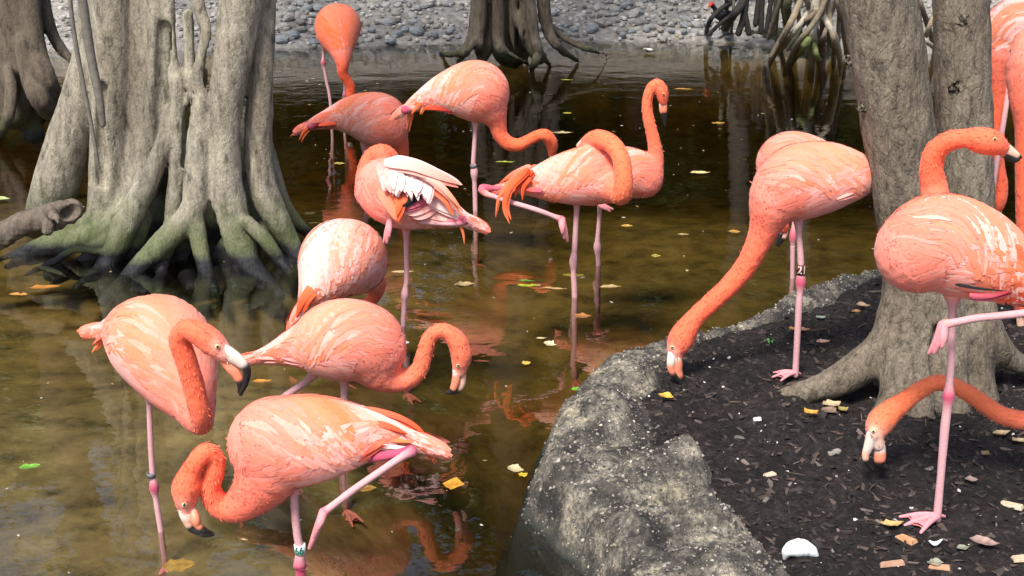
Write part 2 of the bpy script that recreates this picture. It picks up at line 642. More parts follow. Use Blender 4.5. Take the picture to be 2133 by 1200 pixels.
def mat_water():
    m = bpy.data.materials.new('pond_water')
    m.use_nodes = True
    nt = m.node_tree
    nt.nodes.clear()
    out = nt.nodes.new('ShaderNodeOutputMaterial')
    gl = nt.nodes.new('ShaderNodeBsdfGlossy')
    gl.inputs['Roughness'].default_value = 0.0
    gl.inputs['Color'].default_value = (1, 1, 1, 1)
    tr = nt.nodes.new('ShaderNodeBsdfTransparent')
    fr = nt.nodes.new('ShaderNodeFresnel')
    fr.inputs['IOR'].default_value = 1.62
    mx = nt.nodes.new('ShaderNodeMixShader')
    geo = nt.nodes.new('ShaderNodeNewGeometry')
    n1 = noise_n(nt, 2.6, 3, 0.5, (1, 1.5, 1), geo.outputs['Position'])
    n2 = noise_n(nt, 20.0, 2, 0.5, (1, 1.7, 1), geo.outputs['Position'])
    ma = nt.nodes.new('ShaderNodeMath')
    ma.operation = 'MULTIPLY_ADD'
    nt.links.new(n2, ma.inputs[0])
    ma.inputs[1].default_value = 0.06
    nt.links.new(n1, ma.inputs[2])
    hgt = ma.outputs[0]

    def op(o, x, y):
        k = nt.nodes.new('ShaderNodeMath')
        k.operation = o
        for sk, v in zip(k.inputs, (x, y)):
            if hasattr(v, 'is_linked'):
                nt.links.new(v, sk)
            elif v is not None:
                sk.default_value = v
        return k.outputs[0]
    for cx, cy, fq, dec, am in RINGS:           # ripple rings spreading from wading legs
        vd = nt.nodes.new('ShaderNodeVectorMath')
        vd.operation = 'DISTANCE'
        nt.links.new(geo.outputs['Position'], vd.inputs[0])
        vd.inputs[1].default_value = (cx, cy, 0)
        d = vd.outputs['Value']
        wv = op('MULTIPLY', op('SINE', op('MULTIPLY', d, fq), None), op('MULTIPLY', op('EXPONENT', op('MULTIPLY', d, -dec), None), am))
        hgt = op('ADD', hgt, wv)
    bp = nt.nodes.new('ShaderNodeBump')
    bp.inputs['Strength'].default_value = 0.12
    bp.inputs['Distance'].default_value = 0.03
    nt.links.new(hgt, bp.inputs['Height'])
    nt.links.new(bp.outputs[0], gl.inputs['Normal'])
    nt.links.new(bp.outputs[0], fr.inputs['Normal'])
    nt.links.new(fr.outputs[0], mx.inputs[0])
    nt.links.new(tr.outputs[0], mx.inputs[1])
    nt.links.new(gl.outputs[0], mx.inputs[2])
    nt.links.new(mx.outputs[0], out.inputs[0])
    va = nt.nodes.new('ShaderNodeVolumeAbsorption')
    va.inputs['Color'].default_value = (.66, .58, .28, 1)
    va.inputs['Density'].default_value = 2.3
    nt.links.new(va.outputs[0], out.inputs['Volume'])
    return m


RINGS = [(float(G(x, y)[0]), float(G(x, y)[1]), fq, dec, am) for x, y, fq, dec, am in
         [(990, 424, 42, 1.1, .10), (843, 690, 60, 2.2, .05), (1197, 624, 60, 2.6, .05), (716, 1017, 70, 2.6, .05), (335, 1105, 70, 3.0, .04), (955, 818, 75, 3.0, .04)]]
M_WATER = mat_water()


def mat_foliage():
    m, nt, b = mat_base('foliage')
    nt.links.new(tint(nt), b.inputs['Base Color'])
    b.inputs['Roughness'].default_value = 0.55
    return m


M_FOL = mat_foliage()

# ------------------------------------------------------------------ ground, pond, banks
def grid_obj(name, x, y, zf, mat, mask=None, colr=(1, 1, 1)):
    X, Y = np.meshgrid(x, y, indexing='ij')
    Z = zf(X, Y)
    V = np.stack([X, Y, Z], -1).reshape(-1, 3)
    nx, ny = len(x), len(y)
    i, j = np.meshgrid(np.arange(nx - 1), np.arange(ny - 1), indexing='ij')
    q = np.stack([i * ny + j, (i + 1) * ny + j, (i + 1) * ny + j + 1, i * ny + j + 1], -1).reshape(-1, 4)
    if mask is not None:
        mk = mask(X, Y).reshape(-1)
        q = q[mk[q].any(1)]
        used = np.unique(q)
        re = np.full(len(V), -1)
        re[used] = np.arange(len(used))
        V, q = V[used], re[q]
    g = Geo()
    g.add(V, [q], np.array(colr))
    return g.obj(name, mat, origin=np.zeros(3))


def smooth01(t):
    t = np.clip(t, 0, 1)
    return t * t * (3 - 2 * t)


def n2d(X, Y, s, octv=4, seed=0.0):
    f = np.vectorize(lambda a, b: noise.fractal(Vector((a * s + seed, b * s, seed)), 0.9, 2.0, octv))
    return f(X, Y)


def smooth01(t):
    t = np.clip(t, 0, 1)
    return t * t * (3 - 2 * t)


def bottom_h(X, Y):
    h = -0.11 + 0.03 * n2d(X, Y, 1.3, 3, 4.0) + 0.012 * n2d(X, Y, 5, 3, 2.0)
    ec_ = np.hypot((X - .12) / .42, (Y - 3.3) / 1.3)
    h = h - .75 * np.exp(-ec_ ** 2) - .10 * smooth01((Y - 3.9) / 1.2) - .35 * smooth01((Y - 6.6) / 2.5) - .06 * smooth01((X + .6) / .6) * smooth01((Y - 3.5) / 1.)
    edge = 11.2 + 0.25 * np.sin(X * 0.9 + 1) - np.clip(X - 1.5, 0, 6) * 0.10
    t = Y - edge
    bank = np.where(t > 0, t * 0.24, t * 0.75)
    return np.where(t > -0.9, np.maximum(h, bank + 0.02 * n2d(X, Y, 3, 3)), h)


tag(grid_obj('pond_bed', np.linspace(-7, 7, 180), np.concatenate([np.linspace(1.2, 10, 120), np.linspace(10.1, 18, 60)]), bottom_h, M_MUD), kind='structure')
tag(grid_obj('ground', np.linspace(-40, 40, 30), np.linspace(-10, 80, 40), lambda X, Y: np.where(Y > 17, 1.35 + 0 * X, -.6), M_BANK), kind='structure')
def bank_edge(X):
    return 11.2 + 0.25 * np.sin(X * 0.9 + 1) - np.clip(X - 1.5, 0, 6) * 0.10


tag(grid_obj('far_bank', np.linspace(-7, 7, 140), np.linspace(10.6, 18, 90), lambda X, Y: bottom_h(X, Y) + np.where(Y > bank_edge(X) - .12, .012 + .02 * n2d(X, Y, 9, 3), -.3), M_BANK), kind='structure')
g = Geo()
x0, x1, y0, y1, zb = -7.2, 7.2, 1.1, 12.7, -1.6
g.add([(x0, y0, 0), (x1, y0, 0), (x1, y1, 0), (x0, y1, 0), (x0, y0, zb), (x1, y0, zb), (x1, y1, zb), (x0, y1, zb)],
      [[[0, 1, 2, 3], [7, 6, 5, 4], [0, 4, 5, 1], [1, 5, 6, 2], [2, 6, 7, 3], [3, 7, 4, 0]]], np.array([1., 1, 1]))
tag(g.obj('water', M_WATER, smooth=False, origin=np.zeros(3)), kind='structure')

OUT = [(1260, 1330, 0), (1195, 1190, 0), (1090, 1094, 0), (1081, 1056, 0), (1112, 960, 0), (1150, 890, 0), (1195, 826, .03), (1252, 769, .07), (1340, 715, .1),
       (1450, 678, .12), (1560, 634, .125), (1700, 580, .125), (1830, 540, .125), (1960, 520, .125), (2133, 505, .125), (2400, 495, .125), (2900, 520, .125)]
INN = [(1740, 1330, .12), (1655, 1220, .12), (1560, 1120, .12), (1485, 1035, .12), (1425, 960, .12), (1355, 880, .12), (1345, 822, .12), (1385, 775, .12), (1450, 712, .12),
       (1520, 690, .12), (1700, 636, .12), (1840, 565, .12), (1960, 545, .12), (2133, 528, .12), (2400, 515, .12), (2900, 540, .12)]
outl = catmull(np.array([G(*p)[:2] for p in OUT]), 6)
innl = catmull(np.array([G(*p)[:2] for p in INN]), 6)


def closed(pl):
    return np.vstack([pl, [[4.5, pl[-1][1]], [4.5, 2.0], [pl[0][0] + .05, 2.0]]])


def sdist(X, Y, poly):               # signed distance, positive inside
    P = np.stack([X.ravel(), Y.ravel()], -1)
    A, B = poly, np.roll(poly, -1, axis=0)
    best = np.full(len(P), 1e9)
    ins = np.zeros(len(P), bool)
    for a, b in zip(A, B):
        ab = b - a
        t = np.clip(((P - a) @ ab) / max(ab @ ab, 1e-12), 0, 1)
        best = np.minimum(best, np.linalg.norm(P - a - t[:, None] * ab, axis=1))
        c = (a[1] > P[:, 1]) != (b[1] > P[:, 1])
        xx = a[0] + (P[:, 1] - a[1]) / (b[1] - a[1] if b[1] != a[1] else 1e-9) * ab[0]
        ins ^= c & (P[:, 0] < xx)
    return (np.where(ins, best, -best)).reshape(X.shape)


OUTP, INNP = closed(outl), closed(innl)
LUMPS = [(G(1430, 965, .15), .085, .085), (G(1345, 1005, .13), .03, .07), (G(1470, 1085, .15), .095, .085), (G(1330, 1120, .14), .05, .08), (G(1390, 1030, .14), -.035, .05), (G(1400, 1130, .14), -.04, .05),
         (G(1520, 1190, .15), .085, .085), (G(1260, 870, .12), .05, .08), (G(1400, 1250, .15), .05, .12), (G(1310, 800, .12), .03, .07), (G(1180, 1010, .1), .04, .06), (G(1180, 1090, .08), .03, .06), (G(1290, 940, .1), -.03, .05)]


def edge_h(X, Y):
    do, di = sdist(X, Y, OUTP), -sdist(X, Y, INNP)
    wid = np.maximum(do + di, .02)
    t = np.clip(do / wid, 0, 1)
    h = -0.02 + 0.135 * smooth01(do / 0.085) + 0.028 * np.sin(math.pi * t)
    h = np.where(do < 0, np.maximum(-.32, -0.02 + do * 5), h)
    nn = n2d(X, Y, 5.5, 5, 2.0)
    n3 = n2d(X, Y, 22, 4, 9.0)
    h = h + np.where(do > -.05, smooth01((do + .05) / .1), 0) * (0.034 * nn + 0.010 * n3)
    for c, a, r in LUMPS:
        h = h + a * np.exp(-((X - c[0]) ** 2 + (Y - c[1]) ** 2) / r ** 2) * (do > 0)
    h = np.where(di < 0, h + di * 1.4, h)
    return h


def soil_h(X, Y):
    di = sdist(X, Y, INNP)
    h = 0.113 + 0.024 * n2d(X, Y, 4.5, 4, 6.0) + 0.012 * n2d(X, Y, 18, 4, 1.0)
    return np.where(di < 0, h + di * .5, h)


gx, gy = np.arange(-.25, 2.9, 0.0135), np.arange(2.2, 6.2, 0.0135)


def edge_mask(X, Y):
    return (sdist(X, Y, OUTP) > -.09) & (sdist(X, Y, INNP) < .09)


ed = grid_obj('rock_edging', gx, gy, edge_h, M_EDGE, edge_mask)
tag(ed, 'rough grey rock edging curving between the pond water and the dark soil', 'rock edging')
soil = tag(grid_obj('soil', gx, gy, soil_h, M_SOIL, lambda X, Y: sdist(X, Y, INNP) > -.07), kind='structure')


def soil_at(x, y):
    return float(soil_h(np.array([[x]]), np.array([[y]]))[0, 0])


# ------------------------------------------------------------------ trees from traced flutes
def chain_px(pts, Y, c=(1, 1, 1), n=5, w=1.0, k=0.02, h=-0.03, cut=False):
    P, R = [], []
    for q in pts:
        x, y, r = q[0], q[1], q[2]
        dy = q[3] if len(q) > 3 else 0.0
        p = G(x, y, h) if dy is None else W(x, y, Y + dy)
        P.append(p)
        R.append(RP(r, x, y, p[1]))
    D = catmull(np.hstack([np.array(P), np.array(R)[:, None]]), n)
    return dict(p=D[:, :3], r=np.maximum(D[:, 3], .002), w=w, k=k, c=np.tile(np.array(c, float), (len(D), 1)), cut=cut)


def leaf_cloud(geo, centres, radii, n, size, cols):
    """n small leaf blades scattered through ellipsoid clumps"""
    k = rng.integers(0, len(centres), n)
    d = unit(rng.normal(size=(n, 3)))
    rr = rng.random(n) ** .45
    P = centres[k] + d * (radii[k] * rr[:, None])
    a = unit(rng.normal(size=(n, 3)) + np.array([0, 0, -.25]))
    b = unit(np.cross(a, unit(rng.normal(size=(n, 3)))))
    s = size * (0.6 + .8 * rng.random(n))[:, None]
    V = np.stack([P - a * s, P + b * s * .38, P + a * s, P - b * s * .38], 1).reshape(-1, 3)
    q = np.arange(4 * n).reshape(-1, 4)
    cc = cols[rng.integers(0, len(cols), n)] * (0.65 + .7 * rng.random(n))[:, None]
    geo.add(V, [q], np.repeat(cc, 4, axis=0))


GREENS = np.array([(.04, .085, .022), (.06, .12, .028), (.08, .15, .035), (.045, .10, .04), (.10, .16, .045)])


def crown(parent, base, top, spread, n, size=.10, limbs=5, bark=(.12, .10, .08), trunk_geo=None):
    cen, rad = [], []
    for i in range(limbs):
        an = i / limbs * 2 * math.pi + rng.random() * .8
        tip = np.array(top) + np.array([math.cos(an) * spread, math.sin(an) * spread, (rng.random() - .3) * spread * .8])
        mid = (np.array(base) * .4 + tip * .6) + np.array([0, 0, -.2 * spread])
        if trunk_geo is not None:
            tube(trunk_geo, [np.array(base), mid, tip], [.07, .045, .015], np.array(bark), 7, 4)
        for u in np.linspace(.55, 1.05, 4):
            cen.append(np.array(base) * (1 - u) + tip * u + rng.normal(size=3) * spread * .18)
            rad.append(np.array([1, 1, .7]) * spread * (.28 + .2 * rng.random()))
    g = Geo()
    leaf_cloud(g, np.array(cen), np.array(rad), n, size, GREENS)
    return g.obj('crown', M_FOL, parent, smooth=False)


def bark_disp(amp, s1=7.0, seed=0.0):
    def f(V):
        w_ = np.array([noise.noise(Vector((p[0] * 45 + seed, p[1] * 45, p[2] * 16))) for p in V])
        v = np.array([noise.fractal(Vector((p[0] * s1 + seed, p[1] * s1, p[2] * s1 * .45)), 0.8, 2.1, 5) for p in V])
        return amp * (v + .35 * w_)
    return f


def upper_stem(g, q0, q1, q2, r0, r1, r2, sides=16):
    f = np.linspace(0, 1, 5)[:, None]
    P = np.vstack([q0 * (1 - f) + q1 * f, (q1 * (1 - f) + q2 * f)[1:]])
    R = np.concatenate([(r0 * (1 - f) + r1 * f)[:, 0], (r1 * (1 - f) + r2 * f)[1:, 0]])
    P[1:-1, :2] += .03 * rng.normal(size=(len(P) - 2, 2))
    tube(g, P, R, np.array([1., 1, 1]), sides, 3, jit=.06)


def traced_tree(name, Y, label, chains, vox, mat, top_pts, crown_n, disp=0.006, crown_top=None, spread=1.1, extra_cut=(), k=.03, cat='tree', cutk=1.5, cutdy=0.0):
    base = G(*top_pts['base'], 0.0)
    t = empty(name, (base[0], base[1], 0.0), label, cat)
    ch = [chain_px(c, Y, k=k) for c in chains] + [chain_px([(q[0], q[1], q[2] * cutk, q[3] + cutdy) for q in c], Y, k=.006, cut=True) for c in extra_cut]
    s = SDF(ch, vox)
    g = Geo()
    s.mesh(g, np.array([1., 1, 1]), disp=bark_disp(disp, seed=Y))
    # the stem goes on above the picture
    p0 = W(*top_pts['up'], Y)
    r0 = RP(top_pts['r'], *top_pts['up'], Y)
    p1 = p0 + np.array([top_pts.get('lean', 0), 0.25, 3.4])
    p2 = p1 + np.array([top_pts.get('lean', 0), 0.3, 1.6])
    upper_stem(g, p0, p1, p2, r0 * .95, r0 * .7, r0 * .4)
    for (ux, uy), ur, ul in top_pts.get('ups', []):
        q0 = W(ux, uy, Y)
        rr = RP(ur, ux, uy, Y)
        upper_stem(g, q0, q0 + np.array([ul, .2, 3.2]), q0 + np.array([ul * 2, .3, 4.8]), rr * .95, rr * .7, rr * .35)
    crown(t, p1, p2 + np.array([0, 0, .6]), spread, crown_n, trunk_geo=g, bark=(1, 1, 1), size=.085)
    g.obj('trunk', mat, t)
    return t, s


BIG = [
    [(205, -160, 36, .06), (198, 60, 38, .06), (175, 180, 40, .06), (136, 320, 48, .06), (104, 420, 44, .1), (76, 474, 26, None)],
    [(230, -160, 44), (234, 0, 45), (236, 150, 45), (231, 300, 43), (220, 420, 38), (200, 490, 26, -.03), (190, 560, 22, .08)],
    [(304, -160, 38, .03), (302, 0, 40, .03), (298, 150, 40, .03), (286, 300, 36, .02), (264, 420, 36, .0), (238, 485, 24, -.03), (214, 540, 18, .0)],
    [(325, -100, 24, -.02), (330, 100, 28, -.02), (322, 250, 30, -.02), (300, 380, 32, -.03), (258, 450, 28, -.06), (150, 510, 20, -.08), (60, 540, 13, 0)],
    [(352, 224, 15, -.10), (341, 299, 19, -.11), (299, 395, 24, -.13), (256, 480, 27, -.16), (218, 560, 22, -.2), (160, 600, 9, None)],
    [(368, 170, 16, -.10), (373, 320, 20, -.1), (363, 427, 20, -.1), (347, 500, 18, -.1), (330, 560, 12, -.1)],
    [(424, 150, 20, -.1), (418, 250, 25, -.12), (411, 373, 29, -.15), (400, 443, 28, -.18), (335, 510, 26, -.25), (265, 582, 19, None), (212, 632, 9, None)],
    [(402, 440, 22, -.18), (418, 520, 19, -.24), (430, 570, 17, -.3), (446, 608, 9, None)],
    [(345, 520, 20, -.22), (335, 575, 14, -.28), (332, 606, 8, None)],
    [(508, -160, 46, -.08), (500, 0, 47, -.08), (485, 110, 45, -.09), (467, 270, 38, -.1), (472, 400, 41, -.12), (495, 500, 38, -.16), (522, 555, 25, -.24), (584, 616, 12, None)],
    [(552, -160, 24), (550, 0, 25), (544, 160, 26, -.02), (537, 300, 30, -.02), (548, 390, 30, -.04), (576, 455, 27, -.06), (606, 510, 21, -.06), (634, 552, 10, None)],
    [(552, 290, 15, .07), (582, 405, 17, .08), (616, 462, 15, .12), (660, 502, 9, None)],
    [(514, 462, 15, -.2), (552, 500, 15, -.22), (580, 540, 13, -.22), (606, 572, 8, None)],
    [(350, -60, 12, -.05), (354, 90, 13, -.07), (364, 165, 17, -.09)],
    [(392, 30, 11, -.05), (394, 140, 12, -.07), (380, 175, 15, -.09)],
    [(398, -40, 14, -.1), (418, 25, 16, -.12), (430, 62, 14, -.13), (424, 110, 13, -.13), (412, 160, 15, -.12), (400, 215, 15, -.1)],
    [(510, -160, 46, .2), (500, 300, 56, .28), (480, 470, 66, .34), (480, 590, 60, .36)],
    [(270, -160, 55, .25), (300, 250, 64, .34), (370, 400, 62, .42), (350, 470, 80, .42), (340, 600, 80, .42)],
    [(384, 470, 30, -.13), (352, 545, 33, -.14), (310, 590, 24, -.16), (280, 606, 12, None)], [(292, 455, 26, -.06), (262, 530, 28, -.09), (232, 580, 18, -.08), (210, 600, 8, None)],
    [(486, 520, 34, -.1), (512, 575, 24, -.16), (545, 600, 12, None)], [(562, 475, 26, .0), (590, 535, 20, .0), (604, 558, 10, None)], [(440, 540, 26, -.12), (440, 590, 18, -.2)],
    [(215, 450, 22, -.04), (150, 480, 18, -.04), (95, 505, 15, -.06), (40, 525, 9, -.06), (-20, 548, 6, None)], [(230, 500, 20, -.1), (180, 540, 17, -.14), (140, 572, 12, -.12), (108, 590, 7, None)],
    [(180, 495, 22, -.06), (108, 512, 24, -.06), (56, 534, 17, -.05), (15, 556, 8, None)],
    [(212, 525, 8, -.2), (160, 519, 8, -.22), (113, 545, 8, -.2), (56, 572, 6, None)],
    [(190, 560, 26, .0), (130, 565, 18, -.03), (100, 575, 12, None)],
    [(400, 600, 14, None), (380, 560, 24, -.1)], [(300, 610, 10, None), (310, 570, 16, -.15)],
    [(490, 600, 10, None), (480, 560, 18, -.15)], [(545, 590, 8, None), (530, 550, 14, -.15)],
]
traced_tree('buttressed_tree', 5.75, 'large grey tree with fluted buttress roots and mossy feet, standing in the water at left', BIG, 0.011, M_BARK_BIG,
            dict(base=(340, 560), up=(262, -150), r=72, lean=-.1, ups=[((528, -150), 62, .25)]), 2000, 0.005, spread=1.5, k=.009, cutk=1.7, cutdy=.045,
            extra_cut=[[(306, 20, 9, -.16), (302, 120, 13, -.16), (300, 215, 12, -.16), (288, 370, 7, -.17)], [(342, 60, 10, -.12), (340, 180, 12, -.12), (334, 270, 9, -.13), (322, 340, 5, -.14)],
                       [(446, 0, 14, -.12), (444, 90, 14, -.14), (432, 170, 11, -.15), (396, 250, 8, -.15), (388, 340, 7, -.16)], [(526, 20, 7, -.12), (514, 180, 8, -.13), (506, 320, 9, -.13), (508, 420, 10, -.14)],
                       [(336, 390, 9, -.12), (334, 480, 10, -.15), (325, 520, 8, -.17)], [(438, 380, 8, -.17), (446, 470, 15, -.2), (462, 560, 17, -.24)], [(216, 180, 6, -.12), (212, 260, 8, -.11), (212, 380, 8, -.12)],
                       [(386, 470, 8, -.17), (384, 540, 12, -.24), (388, 590, 12, -.26)], [(268, 20, 4, -.14), (266, 130, 7, -.13), (262, 230, 7, -.13), (256, 330, 4, -.13)], [(520, 430, 9, -.15), (548, 500, 11, -.2)]])

FARL = [
    [(25, -120, 48), (32, 0, 48), (35, 120, 48), (30, 230, 40)],
    [(62, -60, 20, -.1), (66, 30, 21, -.1), (76, 110, 22, -.12), (108, 185, 18, -.15), (140, 250, 9, None)],
    [(52, 90, 24, -.12), (66, 165, 22, -.15), (92, 220, 20, -.18), (128, 262, 10, None)],
    [(18, 150, 13, -.14), (24, 200, 15, -.18), (12, 255, 13, -.22), (-14, 305, 9, None)],
    [(84, -60, 16, .05), (92, 10, 15, .05), (112, 80, 13, .05), (152, 130, 8, .0), (180, 170, 6, .0)],
    [(-30, -60, 30), (-20, 120, 30), (-40, 250, 25), (-60, 310, 12, None)],
    [(60, 200, 20, .05), (70, 280, 24, .05)],
]
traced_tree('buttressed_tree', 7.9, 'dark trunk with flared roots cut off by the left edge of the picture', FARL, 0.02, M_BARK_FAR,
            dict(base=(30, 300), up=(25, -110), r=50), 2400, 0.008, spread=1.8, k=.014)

CEN = [
    [(993, -60, 11, -.15), (990, 50, 13, -.18), (975, 95, 12, -.2), (950, 112, 8, -.1), (912, 113, 4, None)],
    [(1000, 60, 10, -.25), (972, 110, 7, -.3), (950, 130, 3, None)],
    [(1004, -60, 15, -.2), (1001, 60, 13, -.22), (998, 100, 8, -.28), (998, 128, 5, None)],
    [(1040, -60, 12, -.25), (1037, 75, 14, -.25), (1046, 110, 10, -.3), (1076, 140, 4, None)],
    [(1040, 90, 9, -.26), (1058, 108, 6, -.3), (1085, 124, 5, -.28), (1108, 139, 3, None)],
    [(1068, -60, 11, -.18), (1067, 60, 8, -.18), (1071, 105, 4, -.2)],
    [(1076, 30, 8, -.18), (1090, 90, 6, -.2), (1099, 124, 4, None)],
    [(1100, -60, 12, -.25), (1112, 70, 11, -.27), (1124, 108, 9, -.3), (1150, 142, 4, None)],
    [(1122, 112, 9, -.3), (1114, 132, 8, -.34), (1106, 148, 4, None)],
    [(1126, -60, 15, -.15), (1140, 55, 13, -.15), (1166, 100, 9, -.17), (1214, 134, 3, None)],
    [(1150, 58, 9, .0), (1182, 84, 7, .0), (1236, 106, 5, .0), (1276, 117, 2, None)],
    [(1060, -60, 50, .06), (1062, 50, 50, .08), (1064, 92, 44, .12), (1066, 112, 30, .16)],
    [(1010, 20, 16, -.1), (1008, 90, 20, -.12), (1004, 120, 12, -.15)], [(1092, -60, 12, -.18), (1098, 60, 14, -.18), (1110, 105, 14, -.2), (1126, 128, 8, -.2)],
]
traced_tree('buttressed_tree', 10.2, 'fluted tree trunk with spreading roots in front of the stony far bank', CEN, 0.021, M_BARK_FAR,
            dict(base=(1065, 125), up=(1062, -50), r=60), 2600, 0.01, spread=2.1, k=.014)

RT = [
    [(1812, -120, 80), (1828, 0, 79), (1850, 130, 77), (1872, 270, 74), (1894, 420, 70), (1912, 560, 74), (1922, 680, 92), (1928, 790, 105), (1930, 880, 90, -.05)],
    [(2003, -120, 57, .18), (2004, 0, 58, .18), (2008, 270, 57, .16), (2014, 420, 57, .14), (2008, 560, 60, .08), (1992, 690, 72, .05), (1990, 800, 80, .0)],
    [(1870, 650, 34, -.05), (1838, 730, 40, -.07), (1750, 790, 33, -.07), (1660, 822, 23, -.05), (1572, 838, 8, -.04)],
    [(1880, 720, 40, -.1), (1868, 830, 40, -.17), (1830, 880, 26, -.2), (1770, 905, 12, -.22)],
    [(1925, 760, 40, -.12), (1915, 860, 36, -.2), (1893, 925, 18, -.26), (1880, 965, 8, -.3)],
    [(1975, 760, 36, -.12), (1990, 870, 34, -.18), (2000, 930, 14, -.24)],
    [(2040, 640, 36, .0), (2062, 710, 38, -.02), (2105, 748, 26, .0), (2180, 790, 12, .02)],
    [(2010, 700, 40, -.05), (2045, 830, 36, -.08), (2080, 890, 20, -.1), (2140, 920, 10, -.12)],
]
RCUT = [[(2028, 720, 9, -.12), (2034, 790, 12, -.13), (2040, 860, 8, -.17)], [(1952, 660, 6, -.1), (1950, 760, 9, -.16), (1955, 860, 10, -.22)],
        [(1893, 690, 5, -.1), (1890, 780, 9, -.16), (1886, 860, 8, -.22)]]
tree_r, s_rt = traced_tree('twin_trunk_tree', 3.97, 'twin brown trunks with cracked bark rising from the dark soil at right', RT, 0.0095, M_BARK_RIGHT,
                           dict(base=(1930, 860), up=(1812, -110), r=80, lean=-.1), 1400, 0.007, spread=1.1, extra_cut=RCUT, k=.03)
g = Geo()
p0 = W(2003, -110, 4.15)
upper_stem(g, p0, p0 + np.array([.05, .2, 3.0]), p0 + np.array([.15, .3, 4.6]), .076, .06, .03)
g.obj('second_stem', M_BARK_RIGHT, tree_r)
# branch scars on the right hand stem
for (x, y, r) in ((2015, 40, 13), (1995, 180, 15), (1772, 125, 14), (1800, 225, 10)):
    h = s_rt.hit(x, y)
    if h is not None:
        g = Geo()
        ball(g, h + np.array([0, .004, 0]), RP(r, x, y, h[1]), (1, 1, 1), 14, (1.15, .32, .75))
        g.v[0] = g.v[0] + .004 * rng.normal(size=g.v[0].shape)
        g.obj('branch_scar', M_BARK_RIGHT, tree_r)

# hollow log lying against the big tree
t = empty('hollow_log', G(60, 520), 'short rotten log with a dark hollow end, lying on the roots at far left', 'log')
s = SDF([chain_px([(-80, 520, 24, -.3), (0, 492, 27, -.3), (70, 462, 27, -.3), (130, 446, 25, -.3), (152, 438, 23, -.3)], 5.75, k=.01),
         chain_px([(105, 440, 12, -.36), (116, 455, 10, -.41), (120, 462, 8, -.43)], 5.75, k=.012),
         chain_px([(100, 470, 11, -.36), (100, 482, 8, -.37)], 5.75, k=.012),
         chain_px([(138, 444, 14, -.33), (185, 432, 19, -.37)], 5.75, k=.008, cut=True)], 0.007)
g = Geo()
s.mesh(g, np.array([1., 1, 1]), disp=bark_disp(.014, 11))
g.obj('trunk', M_LOG, t)

# hanging stems in front of the big tree
for pts, rr, lab in (([(158, -80, 0), (172, 0, 0), (188, 110, 0), (206, 200, 0), (214, 260, 0)], 10, 'thick smooth grey vine hanging in front of the left side of the big trunk'),
                     ([(140, -80, 0), (150, 40, 0), (172, 170, 0), (190, 260, 0), (206, 350, 0)], 5, 'thin grey vine hanging beside the thicker vine on the big trunk')):
    P = [W(x, y, 5.36 + dy) for x, y, dy in pts]
    g = Geo()
    tube(g, P, [RP(rr, 180, 200, 5.36) * f for f in (1, 1, 1, .9, .7)], np.array([.17, .155, .13]), 8, 5, jit=.08)
    o = g.obj('vine', M_ROOT, None, origin=P[-1])
    tag(o, lab, 'vine')

# ------------------------------------------------------------------ mangrove prop roots
def prop_plant(name, label, Y, roots, base, crown_h, cr, n, cscale=1.0):
    b = G(*base)
    t = empty(name, (b[0], b[1], 0), label, 'mangrove')
    for pts, r, c in roots:
        P, R = [], []
        for q in pts:
            dy = q[2] if len(q) > 2 else 0
            p = G(q[0], q[1], -.02) if dy is None else W(q[0], q[1], Y + dy)
            P.append(p)
            R.append(RP(r, q[0], q[1], p[1]))
        if P[-1][2] < .1:
            P.append(P[-1] + (P[-1] - P[-2]) * .35 + np.array([0, 0, -.03]))
            R.append(R[-1])
        g = Geo()
        tube(g, P, R, np.array(c), 8, 5, jit=.1)
        g.obj('prop_root', M_ROOT, t)
    g = Geo()
    top = np.array([b[0], b[1] + .5, crown_h + 1.6])
    tube(g, [np.array([b[0], b[1] + .2, .55]), np.array([b[0] + .1, b[1] + .4, 1.8]), top], [.09, .09, .06], np.array([.10, .09, .07]), 9, 5, jit=.1)
    crown(t, top - np.array([0, 0, .5]), top + np.array([0, 0, .8]), cr, n, trunk_geo=g, bark=(.1, .09, .07))
    g.obj('trunk', M_ROOT, t)
    return t


